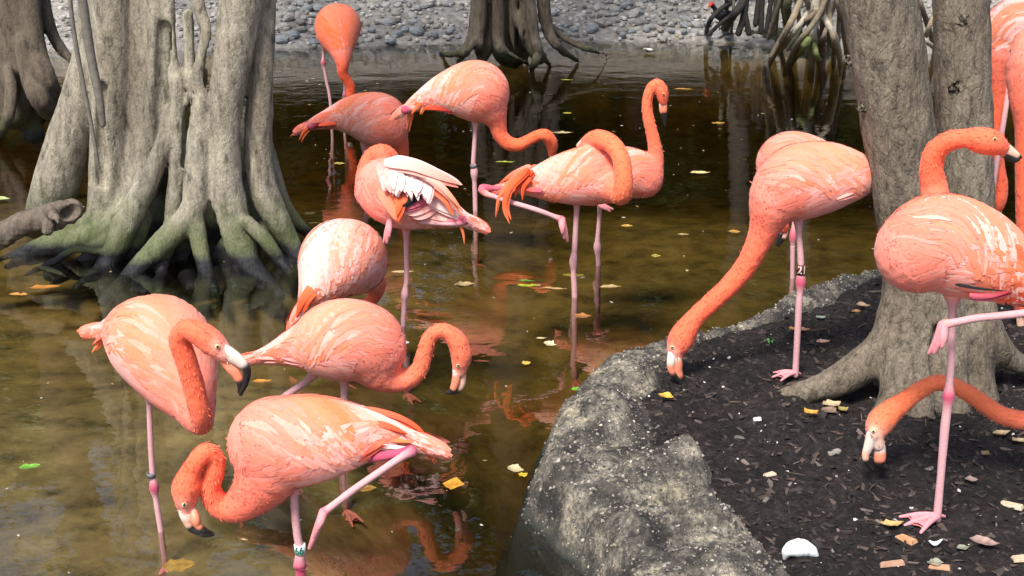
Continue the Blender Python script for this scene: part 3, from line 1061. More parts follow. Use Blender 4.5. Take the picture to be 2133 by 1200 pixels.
tan, pale, brn, grn, dk = (.34, .27, .18), (.50, .45, .34), (.22, .16, .115), (.20, .23, .08), (.035, .03, .026)
prop_plant('mangrove_tree', 'mangrove with tan, green and pale prop roots arching into the water beside the right trunks', 9.7, [
    ([(1690, -60), (1668, 0), (1636, 70), (1604, 128, None)], 7, tan), ([(1720, -60), (1690, 15), (1650, 72), (1606, 120, None)], 6, pale),
    ([(1705, 20), (1672, 50), (1625, 105, None)], 6, brn), ([(1682, -60), (1684, 20), (1686, 100, None)], 5, brn),
    ([(1708, -60), (1700, 20), (1692, 80), (1690, 140, None)], 8, pale), ([(1714, -60), (1713, 40), (1714, 150, None)], 6, (.24, .15, .12)),
    ([(1692, -60), (1712, 25), (1740, 80), (1752, 135, None)], 7, pale), ([(1722, -60), (1728, 40), (1738, 90), (1737, 122, None)], 6, tan),
    ([(1725, 50), (1712, 85), (1704, 115, None)], 5, brn), ([(1690, 75), (1672, 100), (1650, 126, None)], 8, grn), ([(1695, 90), (1702, 118), (1712, 130, None)], 6, grn),
    ([(1700, -60), (1660, 20, .15), (1618, 95, .15), (1606, 118, .15)], 5, (.16, .13, .09)), ([(1740, -60), (1706, 30, -.1), (1664, 88, -.1), (1642, 134, None)], 6, (.22, .18, .12)),
    ([(1650, -60), (1662, 20, .1), (1672, 112, .3)], 5, tan), ([(1668, -40), (1692, 40, .1), (1722, 104, .2)], 5, pale), ([(1640, -40, .2), (1616, 30, .3), (1600, 80, .4)], 5, (.13, .11, .08)),
    ([(1730, -60), (1750, 30), (1764, 110, None)], 6, brn), ([(1680, 40), (1655, 78), (1640, 104, .2)], 4, pale), ([(1755, -60), (1748, 40, .1), (1745, 100, .2)], 5, (.2, .16, .11)), ([(1625, -60, .5), (1618, 10, .6), (1612, 70, .7)], 7, (.09, .08, .05)),
    ([(1712, 20), (1724, 62), (1728, 108, .1)], 4, (.25, .22, .15)), ([(1660, -60), (1640, 10), (1645, 50, .4)], 9, (.12, .11, .06)), ([(1630, -60), (1632, 0, .5), (1640, 60, .7)], 8, (.10, .10, .05)),
    ([(1760, -60), (1735, 20, .2), (1716, 60, .2), (1700, 100, .3)], 5, tan), ([(1680, 20, .3), (1700, 60, .3), (1745, 105, None)], 5, (.16, .13, .09)),
    ([(1900, 60, -.6), (1940, 95, -.6), (1985, 130, None)], 5, pale), ([(1900, -40, 0), (1925, 30, 0), (1950, 110, None)], 6, brn), ([(1950, 20, 0), (1930, 70, 0), (1910, 130, None)], 5, tan),
], (1690, 100), 2.3, 1.0, 2200)
prop_plant('mangrove_tree', 'dark mangrove roots on the far bank next to the small black waterbird', 11.0, [
    ([(1560, -60), (1540, -10), (1500, 20), (1478, 45), (1470, 76, None)], 5, dk), ([(1560, -40), (1535, 20), (1505, 45), (1476, 72)], 4, dk),
    ([(1570, -60), (1550, 0), (1525, 35), (1500, 74, None)], 9, dk), ([(1562, -60), (1550, 30), (1538, 70)], 7, dk), ([(1548, 10), (1556, 50), (1560, 70)], 6, dk),
    ([(1600, -60), (1588, 0), (1585, 68)], 6, dk), ([(1585, -40), (1578, 20), (1574, 50)], 6, dk), ([(1620, -40), (1605, 10), (1596, 66)], 5, dk),
    ([(1516, -60), (1514, 0), (1512, 76, None)], 5, (.13, .13, .09)), ([(1530, -30), (1526, 40), (1522, 76, None)], 3, (.12, .11, .08)),
    ([(1600, -60), (1606, 30), (1612, 62)], 4, dk),
], (1550, 72), 2.4, 1.1, 2200)
# mossy mound under the mangrove
g = Geo()
s = SDF([dict(p=np.array([G(1570, 92), G(1640, 100), G(1720, 112)]) + np.array([0, .25, -.02]), r=np.array([.09, .13, .12]), w=1.2, k=.02, c=np.ones((3, 3)))], .025)
s.mesh(g, np.array([.03, .035, .018]), disp=bark_disp(.03, 6))
o = g.obj('mound', M_STONE, origin=G(1640, 100))
tag(o, kind='structure')

# ------------------------------------------------------------------ woods behind the far bank (seen mirrored in the pond)
for i, (x, y, h, sp) in enumerate([(-7.5, 16, 5.2, 2.1), (-5.2, 18.5, 6.5, 2.4), (-3.4, 15.2, 4.9, 1.9), (-1.5, 17.5, 6.6, 2.3), (0.4, 15.0, 5.0, 1.8), (1.6, 19, 7.2, 2.5),
                                   (3.0, 15.6, 4.8, 1.9), (4.8, 18, 6.6, 2.3), (6.3, 15.5, 5.2, 2.0), (8.2, 17.5, 6.2, 2.3), (-9.5, 19, 7, 2.5), (10.5, 20, 7, 2.6)]):
    t = empty('broadleaf_tree', (x, y, .9), 'leafy tree behind the far bank, seen only mirrored in the pond', 'tree', 'trees mirrored in the pond')
    g = Geo()
    b = np.array([x, y, .8])
    tp = np.array([x + rng.normal() * .4, y, h])
    tube(g, [b, (b + tp) / 2 + rng.normal(size=3) * .15, tp], [.17, .13, .08], np.array([.12, .10, .08]), 10, 5, jit=.08)
    crown(t, tp - np.array([0, 0, 1.8]), tp, sp, 4000, size=.13, limbs=7, trunk_geo=g, bark=(.12, .1, .08))
    g.obj('trunk', M_ROOT, t)
g = Geo()
cen = np.array([[x, 20.5 + rng.normal() * .9, .6 + rng.random() * 5.0] for x in np.linspace(-15, 15, 300)])
leaf_cloud(g, cen, np.tile([1.1, .7, 1.0], (300, 1)), 110000, .17, GREENS)
tag(g.obj('undergrowth', M_FOL, smooth=False, origin=np.array([0, 21, 0.])), kind='stuff')

# ------------------------------------------------------------------ rubble of the far bank
bank = bpy.data.objects['far_bank']
stone_meshes = []
for k in range(6):
    g = Geo()
    c = [(.44, .43, .40), (.38, .385, .38), (.50, .48, .45), (.32, .345, .36), (.42, .39, .35), (.27, .255, .235)][k]
    ball(g, (0, 0, 0), 1.0, c, 9, (1, .8, .55))
    g.v[0] = g.v[0] * (1 + .28 * (fbm(g.v[0], 1.3, 3, k * 7.0))[:, None])
    o = g.obj('stone', M_STONE, origin=np.zeros(3), smooth=False)
    stone_meshes.append(o.data)
    bpy.data.objects.remove(o)
cnt = 0
while cnt < 290:
    x, y = -2.2 + 4.0 * rng.random(), 11.1 + 1.35 * rng.random() ** .8
    z = float(bottom_h(np.array([[x]]), np.array([[y]]))[0, 0])
    if z < -.03:
        continue
    r = (.026 + .042 * rng.random() ** 1.7)
    k = 3 if (z < .06 and rng.random() < .5) else int(rng.integers(0, 6))
    o = bpy.data.objects.new('stone', stone_meshes[k])
    o.location = (x, y, z + .02 + r * .25)
    o.scale = (r, r, r)
    o.rotation_euler = (rng.normal() * .3, rng.normal() * .3, rng.random() * 6.28)
    o.parent = bank
    col.objects.link(o)
    cnt += 1
g = Geo()
for k in range(2600):
    x, y = -4.5 + 9 * rng.random(), 10.9 + 2.2 * rng.random()
    z = float(bottom_h(np.array([[x]]), np.array([[y]]))[0, 0])
    r = .012 + .022 * rng.random()
    if z < -.02:
        continue
    ball(g, (x, y, z + .025), r, np.array([.40, .385, .36]) * (.4 + 1.1 * rng.random()), 5, (1, .8, .6))
tag(g.obj('gravel', M_STONE, origin=np.array([0, 11.5, 0.]), smooth=False), kind='stuff')
# ------------------------------------------------------------------ flamingos
K = 0.93
CORAL = lin(247, 112, 82, .95)
NECK = lin(248, 112, 78, .96)
SALMON = lin(247, 140, 120, K)
PINK = lin(246, 162, 153, K)
PALE = lin(248, 188, 178, K)
WHITE = lin(251, 214, 209, .92)
ORANGE = lin(245, 126, 80, K)
TAN = lin(246, 150, 122, K)
DEEP = lin(238, 84, 44, K)
LEGC = lin(222, 168, 172, .85)
LEGP = lin(236, 150, 156, .85)
JOINT = lin(206, 84, 114, .85)
CRIM = lin(150, 36, 44, .8)
BLACK = np.array([.012, .011, .012])
BILLW = lin(232, 218, 205, .85)
BILLO = lin(246, 150, 118, .85)
COLS = dict(b=BILLW, o=ORANGE, d=DEEP, c=CORAL, s=SALMON, p=PINK, l=PALE, w=WHITE, k=BLACK, r=CRIM, t=TAN, m=lin(214, 104, 122, .85), n=NECK)


def strips(geo, P, N, Wd, C, cam_=0.25):
    """feather vanes: P,N (n,m,3) spine and normal, Wd (n,m) half width, C (n,m,3)"""
    n, m, _ = P.shape
    T = unit(np.gradient(P, axis=1))
    S = unit(np.cross(T, N))
    L = P + S * Wd[..., None] - N * (Wd * cam_)[..., None]
    R = P - S * Wd[..., None] - N * (Wd * cam_)[..., None]
    V = np.stack([L, P, R], 2).reshape(-1, 3)
    base = (np.arange(n)[:, None] * m + np.arange(m - 1)[None, :]) * 3
    b = base.reshape(-1)
    q1 = np.stack([b, b + 1, b + 4, b + 3], -1)
    q2 = np.stack([b + 1, b + 2, b + 5, b + 4], -1)
    geo.add(V, [q1, q2], np.repeat(C.reshape(-1, 3), 3, axis=0))


def leg_tube(geo, pts, Y, zend=None):
    P, R, C = [], [], []
    for q in pts:
        x, y, r = q[:3]
        dy = q[3] if len(q) > 3 else 0.0
        cc = COLS[q[4]] if len(q) > 4 else (JOINT if r > 9.5 else LEGC)
        p = W(x, y, Y + dy)
        P.append(p)
        R.append(RP(r, x, y, Y + dy))
        C.append(cc)
    if zend is not None:
        P.append(np.array([P[-1][0] + .004, P[-1][1], zend]))
        R.append(R[-1])
        C.append(LEGC)
    # knobbly joints stay short: resample the straight shanks with extra points
    P2, R2, C2 = [P[0]], [R[0]], [C[0]]
    for i in range(1, len(P)):
        seg = np.linalg.norm(P[i] - P[i - 1])
        big = max(R[i], R[i - 1])
        if seg > 3.2 * big and abs(R[i] - R[i - 1]) > .002:
            u = 2.2 * big / seg
            if R[i] > R[i - 1]:
                P2.append(P[i] * (1 - u) + P[i - 1] * u); R2.append(R[i - 1]); C2.append(C[i - 1])
            else:
                P2.append(P[i - 1] * (1 - u) + P[i] * u); R2.append(R[i]); C2.append(C[i])
        P2.append(P[i]); R2.append(R[i]); C2.append(C[i])
    tube(geo, P2, R2, np.array(C2) * (.92 + .12 * rng.random((len(C2), 1))), 9, 5, jit=.07)
    return P[-1]


def webbed_foot(geo, p, ang, size, c):
    """three toes with webs between, flat on the ground"""
    tips = []
    for a in (-.5, 0, .5):
        d = np.array([math.cos(ang + a), math.sin(ang + a), 0])
        L = size * (1.0 if a == 0 else .9)
        tip = p + d * L + np.array([0, 0, -.004])
        tube(geo, [p + [0, 0, .006], p + d * L * .5 + [0, 0, .006], tip], [size * .1, size * .075, size * .04], c, 7, 4)
        tips.append(p + d * L * .82 + np.array([0, 0, .001]))
    for a, b in ((0, 1), (1, 2)):
        mid = (tips[a] + tips[b]) / 2 * .88 + p * .12
        V = np.array([p, tips[a], mid, tips[b]])
        V = np.vstack([V + [0, 0, .004], V - [0, 0, .003]])
        geo.add(V, [[[0, 1, 2, 3], [7, 6, 5, 4]], ], c * .95)
    d = np.array([math.cos(ang + math.pi), math.sin(ang + math.pi), 0])
    tube(geo, [p + [0, 0, .01], p + d * size * .22 + [0, 0, .0]], [size * .06, size * .035], c, 6, 2)


def hanging_foot(geo, pts, Y, c=LEGP):
    """toes of a lifted foot: pts = [(knuckle), (tip), (tip), (tip)] in photo pixels"""
    k = pts[0]
    dy = k[3] if len(k) > 3 else 0
    p = W(k[0], k[1], Y + dy)
    r = RP(k[2], k[0], k[1], Y + dy)
    ends = []
    for i, q in enumerate(pts[1:]):
        e = W(q[0], q[1], Y + dy - .012 * i)
        mid = p * .5 + e * .5 + np.array([0, -.008, 0])
        tube(geo, [p, mid, e], [r, r * .82, r * .45], c * (1 if i % 2 == 0 else .9), 8, 4)
        ends.append(e)
    for a, b in zip(ends[:-1], ends[1:]):
        V = np.array([p, p * .25 + a * .75, p * .25 + b * .75])
        V = np.vstack([V, V + [0, .003, 0]])
        geo.add(V, [[[0, 1, 2], [5, 4, 3]]], c * .85)


def digit_band(parent, p, axis, r, hgt, cc, text=None, tcol=None):
    g = Geo()
    n = 20
    a = np.arange(n) / n * 2 * math.pi
    ax = unit(axis)
    u = unit(np.cross(ax, [0, 1.0, 0]))
    f = np.cross(u, ax)
    if f[1] > 0:
        f = -f
    ring = lambda rr, h: p + rr * (np.cos(a)[:, None] * u + np.sin(a)[:, None] * f) + ax * h
    V = np.vstack([ring(r, -hgt / 2), ring(r, hgt / 2), ring(r * .7, hgt / 2), ring(r * .7, -hgt / 2)])
    j = np.arange(n)
    j2 = (j + 1) % n
    q = np.vstack([np.stack([s * n + j, s * n + j2, ((s + 1) % 4) * n + j2, ((s + 1) % 4) * n + j], -1) for s in range(4)])
    g.add(V, [q], np.array(cc))
    o = g.obj('leg_band', M_BAND, parent)
    if text:
        cu = bpy.data.curves.new('digits', 'FONT')
        cu.body, cu.align_x, cu.align_y, cu.size = text, 'CENTER', 'CENTER', hgt * 1.12
        cu.offset = hgt * .03
        to = bpy.data.objects.new('digits', cu)
        col.objects.link(to)
        dg = bpy.context.evaluated_depsgraph_get()
        me = to.evaluated_get(dg).to_mesh()
        vv = np.array([v.co[:] for v in me.vertices])
        ff = [list(pl.vertices) for pl in me.polygons]
        to.evaluated_get(dg).to_mesh_clear()
        bpy.data.objects.remove(to)
        th = vv[:, 0] / r * .8
        up = -ax if ax[2] < 0 else ax
        rt = u if u[0] > 0 else -u
        V = p + (r + .0007) * (np.sin(th)[:, None] * rt + np.cos(th)[:, None] * f) + up * vv[:, 1:2]
        g2 = Geo()
        tri = [x for x in ff if len(x) == 3]
        qd = [x for x in ff if len(x) == 4]
        g2.add(V, [tri, qd], np.array(tcol))
        g2.obj('number', M_BAND, o)
    return o


def flamingo(label, Y, torso, neck, bills=(), legs=(), stand=(), hang=(), tails=(), eye=None, bands=(), w=.8, wings=True,
             look=(.45, .5), vox=.0062, nfe=(24, 26), droop=.95, k=.018, extra=(), base=None, flen=1.0, neck_col=None, orange_front=.2, front_col=None, panel=.8, panel_lo=56, panel_a=.46):
    whi, ora = look
    nc = NECK if neck_col is None else neck_col
    # --- chains
    tor = chain_px(torso, Y, n=6, w=w, k=k)
    m = len(tor['p'])
    tt = np.linspace(0, 1, m)[:, None]
    tor['c'] = SALMON * (1 - np.clip(tt * 2.2, 0, 1)) + PINK * np.clip(tt * 2.2, 0, 1)
    chains = [tor]
    if neck:
        nk = chain_px(neck, Y, n=6, k=k * .9)
        t2 = np.linspace(0, 1, len(nk['p']))[:, None]
        f = np.clip(t2 / .3, 0, 1)
        nk['c'] = (SALMON * .5 + CORAL * .5) * (1 - f) + nc * f
        chains.append(nk)
    for ex, cc in extra:
        e = chain_px(ex, Y, n=5, k=.012)
        e['c'] = np.tile(COLS[cc], (len(e['p']), 1))
        chains.append(e)
    s = SDF(chains, vox)
    def bed(q):
        p = W(q[0], q[1], Y + (q[3] if len(q) > 3 else 0))
        return float(bottom_h(np.array([p[0]]), np.array([p[1]]))[0]) + .004
    stand = [st if st is None or st[0] == 'soil' else ('water', bed(lg[-1]), bed(lg[-1])) for st, lg in zip(stand, legs)]
    if base is None:
        lp = legs[0][-1]
        bp = W(lp[0], lp[1], Y + (lp[3] if len(lp) > 3 else 0))
        base = (bp[0], bp[1], stand[0][2] if stand else -.17)
    root = empty('flamingo', base, label, 'flamingo', 'flamingos at the pond')
    g = Geo()
    VB = s.mesh(g, disp=lambda V: .0016 * np.array([noise.noise(Vector((p[0] * 60, p[1] * 60, p[2] * 60))) for p in V]))
    CB = g.c[0]
    # downy edge of the plumage
    nd_ = int(8000 if vox < .0066 else 4000)
    pick = rng.integers(0, len(VB), nd_)
    bp_, bn_ = VB[pick], unit(s.grad(VB[pick]))
    allp = np.vstack([ch['p'] for ch in chains])
    allt = np.vstack([unit(np.gradient(ch['p'], axis=0)) * (1 if ci == 0 else -1) for ci, ch in enumerate(chains)])
    near = np.array([np.argmin(((allp - q) ** 2).sum(1)) for q in bp_])
    dt = allt[near]
    flat_ = (np.abs(np.sum(dt * bn_, -1)) < .75) & ((near > .22 * m) | (near >= m) if not wings else ((near >= m) | (near < .2 * m)))
    bp_, bn_, dt, pick, nd_ = bp_[flat_], bn_[flat_], dt[flat_], pick[flat_], int(flat_.sum())
    dt = unit(dt - bn_ * np.sum(dt * bn_, -1, keepdims=True) + .25 * rng.normal(size=dt.shape))
    ll = (.006 + .005 * rng.random(nd_))[:, None, None] * np.clip(vox / .006, 1, 1.3)
    tq = np.array([0, .5, 1.0])[None, :, None]
    DP = bp_[:, None] + dt[:, None] * ll * tq + bn_[:, None] * (.0001 + .0008 * rng.random(nd_)[:, None, None] * tq)
    DW = (.0011 + .0008 * rng.random(nd_))[:, None] * np.array([[.8, 1, .1]]) * np.clip(vox / .006, 1, 1.3)
    DC = np.repeat((CB[pick] * (.98 + .05 * rng.random(nd_))[:, None])[:, None], 3, axis=1)
    gd = Geo()
    strips(gd, DP, np.repeat(bn_[:, None], 3, axis=1), DW, DC, .1)
    tag(gd.obj('down_feathers', M_FEATH, root), kind='stuff')
    for i, lg in enumerate(legs):
        st = stand[i] if i < len(stand) else None
        if st is None:
            leg_tube(g, lg, Y)
        else:
            e = leg_tube(g, lg, Y, None if st[0] == 'soil' else st[1])
            if st[0] == 'soil':
                webbed_foot(g, e + np.array([0, 0, .004]), st[1], st[3], LEGP)
            else:
                webbed_foot(g, np.array([e[0], e[1], st[1] - .016]), -1.2, .085, LEGP)   # sunk into the silt
    for hf in hang:
        hanging_foot(g, hf, Y)
    g.obj('body', M_PLUM, root)
    # --- feather coat
    if wings:
        P, R = tor['p'], tor['r']
        d0 = unit(P[0] - P[1])
        P = np.vstack([P[0] + d0 * R[0] * .8, P])
        R = np.concatenate([[R[0] * .55], R])
        T = unit(np.gradient(P, axis=0))
        arc = np.concatenate([[0], np.cumsum(np.linalg.norm(np.diff(P, axis=0), axis=1))])
        Lc = arc[-1]
        U = np.array([0, 0, 1.0]) - T * T[:, 2:3]
        U = unit(U)
        S = np.cross(T, U)
        S = np.where(S[:, 1:2] > 0, -S, S)
        na, nt = int(nfe[0] * 1.25), int(nfe[1] * 1.9)
        A, TH = np.meshgrid(np.linspace(.10, .92, na), np.linspace(-48, 228, nt), indexing='ij')
        A = (A + (rng.random(A.shape) - .5) * 1.3 / na).ravel()
        TH = np.radians(TH + (rng.random(TH.shape) - .5) * 300 / nt).ravel()
        n = len(A)
        ridge = TH - math.pi / 2
        sgn = np.sign(ridge + 1e-6)
        sd_ = np.abs(ridge)
        top = sd_ < np.radians(70 + 10 * np.sin(A * 5 + Y))
        ln = np.interp(A, [.1, .25, .5, .75, .95], [.06, .11, .15, .16, .12]) * (0.75 + .5 * rng.random(n)) * flen
        ln = np.where(top, ln, ln * .7)
        M = 9
        t = np.linspace(0, 1, M)[None, :]
        a = A[:, None] + ln[:, None] / Lc * t * np.where(top, .85, 1.0)[:, None]
        rloc = np.interp(np.clip(a * Lc, 0, Lc), arc, R)
        dr = np.where(top, droop * (1.05 - .75 * np.clip(A - .3, 0, 1)), -.2) + .07 * rng.normal(size=n)
        th = TH[:, None] + (sgn * dr)[:, None] * ln[:, None] * t ** 1.3 / np.maximum(rloc, .05) * .75
        ac = np.clip(a * Lc, 0, Lc)
        interp = lambda X: np.stack([np.interp(ac, arc, X[:, d]) for d in range(3)], -1)
        Cn, Ui, Si, Ti = interp(P), unit(interp(U)), unit(interp(S)), unit(interp(T))
        Cn = Cn + Ti * np.maximum(a * Lc - Lc, 0)[..., None]
        Pt = Cn + rloc[..., None] * (np.sin(th)[..., None] * Ui + w * np.cos(th)[..., None] * Si)
        onb = (a < .96)
        for _ in range(2):
            f = s.sample(Pt)
            gr = s.grad(Pt)
            stp = np.clip(f, -.03, .03)[..., None] * unit(gr)
            Pt = Pt - np.where(onb[..., None], stp, 0)
        N = unit(s.grad(Pt) + 1e-6 * Ui)
        N = np.where((a < .98)[..., None], N, unit(np.sin(th)[..., None] * Ui + np.cos(th)[..., None] * Si))
        lift = .0012 + (.0026 + .0020 * rng.random(n))[:, None] * t ** 1.2 * np.clip(ln / .08, .6, 1.4)[:, None]
        Pt = Pt + N * lift[..., None]
        wd = np.where(top, .0088, .0085) * np.clip(ln / .1, .55, 1.2) * (.7 + .6 * rng.random(n)) * np.clip(vox / .006, 1, 1.3)
        prof = np.sqrt(np.clip(1 - ((t - .40) / .62) ** 2, 0, 1))
        Wd = wd[:, None] * np.maximum(prof, .03)
        # colours: broad soft fields along and round the body, plus a little of each feather's own
        fz = lambda i, s1, s2, sd: noise.noise(Vector((A[i] * s1 + sd + Y * 3.1, TH[i] * s2, sd * 1.7)))
        c0 = np.zeros((n, 3))
        c1 = np.zeros((n, 3))
        L = lambda x, y, q: x * (1 - q) + y * q
        sm = lambda x, lo, hi: float(np.clip((x - lo) / (hi - lo), 0, 1)) ** 2 * (3 - 2 * float(np.clip((x - lo) / (hi - lo), 0, 1)))
        for i in range(n):
            q1 = fz(i, 2.0, 2.0, 3) * 1.0 + .5 + .06 * rng.normal()
            q2 = fz(i, 1.0, 7.5, 8) * 1.6 + .5 + .08 * rng.normal()
            q1, q2 = min(max(q1, 0), 1), min(max(q2, 0), 1)
            mid = L(L(ORANGE, TAN, q1), L(PALE, WHITE, min(1, .7 * q1 * whi)), sm(q2, ora * .7, ora * .7 + .7) * .8)
            rear = L(L(PALE, SALMON, .5 * (1 - whi)), WHITE, min(1, whi * (.35 + .55 * q2)))
            end = L(CORAL, SALMON, q2)
            front = L(CORAL, SALMON, .45 + .5 * q1) if front_col is None else L(front_col, SALMON, .45 * q1)
            flank = L(L(SALMON, PINK, .5 + .5 * q1), PALE, .8 * q2 * (.45 + whi))
            back = L(L(mid, rear, sm(A[i], .48, .72)), end, sm(A[i], .8, .93))
            fl = sm(math.degrees(sd_[i]), 62, 84)
            pw = panel * sm(A[i] + .04 * rng.normal(), panel_a, panel_a + .14) * sm(math.degrees(sd_[i]) + 6 * rng.normal(), panel_lo, panel_lo + 14)
            cb = L(L(back, flank, fl), L(DEEP, ORANGE, q1), pw)
            cb = L(front, cb, sm(A[i] + .05 * rng.normal(), orange_front - .14, orange_front + .10))
            br = .95 + .08 * rng.random()
            c0[i], c1[i] = cb * br, L(cb, WHITE if top[i] else PALE, .09 * rng.random()) * br
        Cc = c0[:, None, :] * (1 - t[..., None]) + c1[:, None, :] * t[..., None]
        for side in (0, 1):
            sel = (ridge < 0) if side == 0 else (ridge >= 0)
            g = Geo()
            strips(g, Pt[sel], N[sel], Wd[sel], Cc[sel], .06)
            g.obj('wing', M_FEATH, root)
    # --- long loose feathers
    for tl in tails:
        pts, wpx, cc = tl[0], tl[1], tl[2]
        c2 = tl[3] if len(tl) > 3 else cc
        for rep_ in range(2 if wpx > 11 else 1):
            jx, jy, jl = 5 * rng.normal() * wpx / 30, 5 * rng.normal() * wpx / 30, 1.0 - .14 * rng.random() * rep_
            src = []
            for iq, q in enumerate(pts):
                f = iq / (len(pts) - 1)
                x = pts[0][0] + (q[0] - pts[0][0]) * jl + jx * f + rep_ * wpx * .16
                y = pts[0][1] + (q[1] - pts[0][1]) * jl + jy * f + rep_ * wpx * .22
                src.append(W(x, y, Y + (q[2] if len(q) > 2 else 0) + .004 * rep_))
            Q = catmull(np.array(src), 6)
            nn = len(Q)
            t = np.linspace(0, 1, nn)
            half = RP(wpx * .36, pts[0][0], pts[0][1], Y) * np.clip(t / .12 + .45, 0, 1) * np.clip(1 - t ** 2.6, .02, 1) ** .8
            view = unit(np.array([0, 0, CAM_H]) - Q)
            T = unit(np.gradient(Q, axis=0))
            N = unit(view - T * np.sum(view * T, -1, keepdims=True) + np.array([0, 0, .35]))
            g = Geo()
            C = COLS[cc] * (1 - t[:, None]) + COLS[c2] * t[:, None]
            C = C * (.86 + .18 * rng.random())
            strips(g, Q[None], N[None], half[None], C[None], .3)
            strips(g, (Q - N * .0025)[None], -N[None], half[None] * .97, C[None] * .9, -.3)
            g.obj('tail_feather', M_FEATH, root)
    # --- bill
    for bl in bills:
        nm, pts = bl
        g = Geo()
        P, R, C = [], [], []
        for q in pts:
            dy = q[4] if len(q) > 4 else 0
            P.append(W(q[0], q[1], Y + dy))
            R.append(RP(q[2], q[0], q[1], Y + dy))
            C.append({'w': BILLW, 'o': BILLO, 'p': lin(244, 196, 170, .85), 'k': BLACK}[q[3]])
        P, R, C = np.array(P), np.array(R), np.array(C)
        D = catmull(np.hstack([P, R[:, None]]), 6)
        ci = np.repeat(np.arange(len(C) - 1), 6)
        fr = np.tile(np.arange(6) / 6, len(C) - 1)
        sh = np.clip((fr - .5) * 2.6 + .5, 0, 1)[:, None]
        CC = np.vstack([C[ci] * (1 - sh) + C[ci + 1] * sh, C[-1:]])
        tube(g, D[:, :3], D[:, 3], CC, 12, 1, flat=.72, updir=(0, 0, 1.0) if abs(unit(P[1] - P[0])[2]) < .7 else (1.0, 0, 0))
        g.obj(nm, M_HORN, root)
    if eye is not None:
        for ex, ey, er in [eye]:
            h = s.hit(ex, ey)
            if h is None:
                continue
            vdir = unit(np.array([0, 0, CAM_H]) - h)
            r = RP(er, ex, ey, h[1])
            g = Geo()

            def ec(V, cc, vd=vdir):
                d = V @ vd
                cc[d > .72] = BLACK
                return cc
            ball(g, h + vdir * r * .15, r, lin(240, 226, 170, .85), 14, cfun=ec)
            g.obj('eye', M_EYE, root)
    for b in bands:
        x, y, rpx, hpx, cc, tx, tc, ax = b
        p = W(x, y, Y)
        digit_band(root, p, np.array(ax, float), RP(rpx, x, y, Y), RP(hpx, x, y, Y), cc, tx, tc)
    return root


GREYB = (.12, .13, .14)
# J: foreground bird with the white band 66
flamingo('foreground flamingo with white leg band 66, neck looped down, one leg lifted back', 2.75,
    [(575, 925, 100), (655, 915, 94), (735, 905, 64), (792, 902, 37), (850, 915, 17, .0)],
    [(560, 985, 66), (525, 1030, 46), (488, 1056, 33), (455, 1050, 27), (437, 1018, 22, -.01), (446, 985, 21, -.01), (447, 955, 20, -.01), (430, 942, 20, -.02), (410, 960, 20, -.03), (397, 985, 22, -.03), (389, 1012, 30, -.03), (386, 1032, 26, -.03), (384, 1048, 15, -.03)],
    bills=[('upper_bill', [(385, 1052, 15, 'w', -.035), (388, 1072, 15, 'w', -.04), (392, 1088, 11, 'p', -.04), (400, 1102, 8, 'k', -.04), (425, 1112, 8, 'k', -.04), (443, 1113, 5, 'k', -.04)]),
           ('lower_bill', [(400, 1062, 12, 'w', -.03), (405, 1078, 15, 'o', -.045), (411, 1093, 12, 'o', -.045), (424, 1104, 9, 'k', -.045), (440, 1110, 5, 'k', -.04)])],
    extra=[([(384, 1044, 11, -.045), (390, 1062, 15, -.035)], 'b')], legs=[[(612, 1010, 13, 0, 'p'), (614, 1060, 9), (619, 1110, 8.5), (625, 1150, 9.5), (624, 1180, 14), (628, 1210, 10)],
          [(745, 958, 16, 0, 'p'), (800, 950, 10, -.05), (858, 940, 13, -.08), (835, 953, 8.5, -.085), (740, 1018, 8, -.09), (676, 1066, 10, -.09, 'm')]],
    stand=[('water', -.17, -.17)], hang=[[(674, 1066, 10, -.09), (645, 1142, 9), (655, 1118, 9), (664, 1100, 9)]],
    tails=[([(760, 862), (830, 880), (880, 915), (908, 964)], 22, 'd', 'o'), ([(770, 880), (840, 895), (885, 930), (905, 958)], 20, 'c', 'd'), ([(760, 850), (820, 866), (862, 890), (885, 918)], 18, 'c', 'd'),
           ([(770, 905, -.03), (820, 915, -.03), (860, 920, -.03)], 16, 'o', 'o'), ([(760, 925, -.04), (815, 932, -.04), (858, 936, -.04)], 14, 'l', 'w'),
           ([(735, 950, -.05), (770, 930, -.05), (800, 915, -.05)], 28, 'r', 'c'), ([(740, 880, -.03), (800, 885, -.03), (850, 905, -.03)], 22, 'c', 'd')],
    eye=(384, 1052, 5.5), bands=[(625, 1143, 12, 21, (.62, .70, .66), '66', (.01, .12, .08), (-.06, 0, 1))], look=(.5, .5), vox=.0052, nfe=(30, 30))

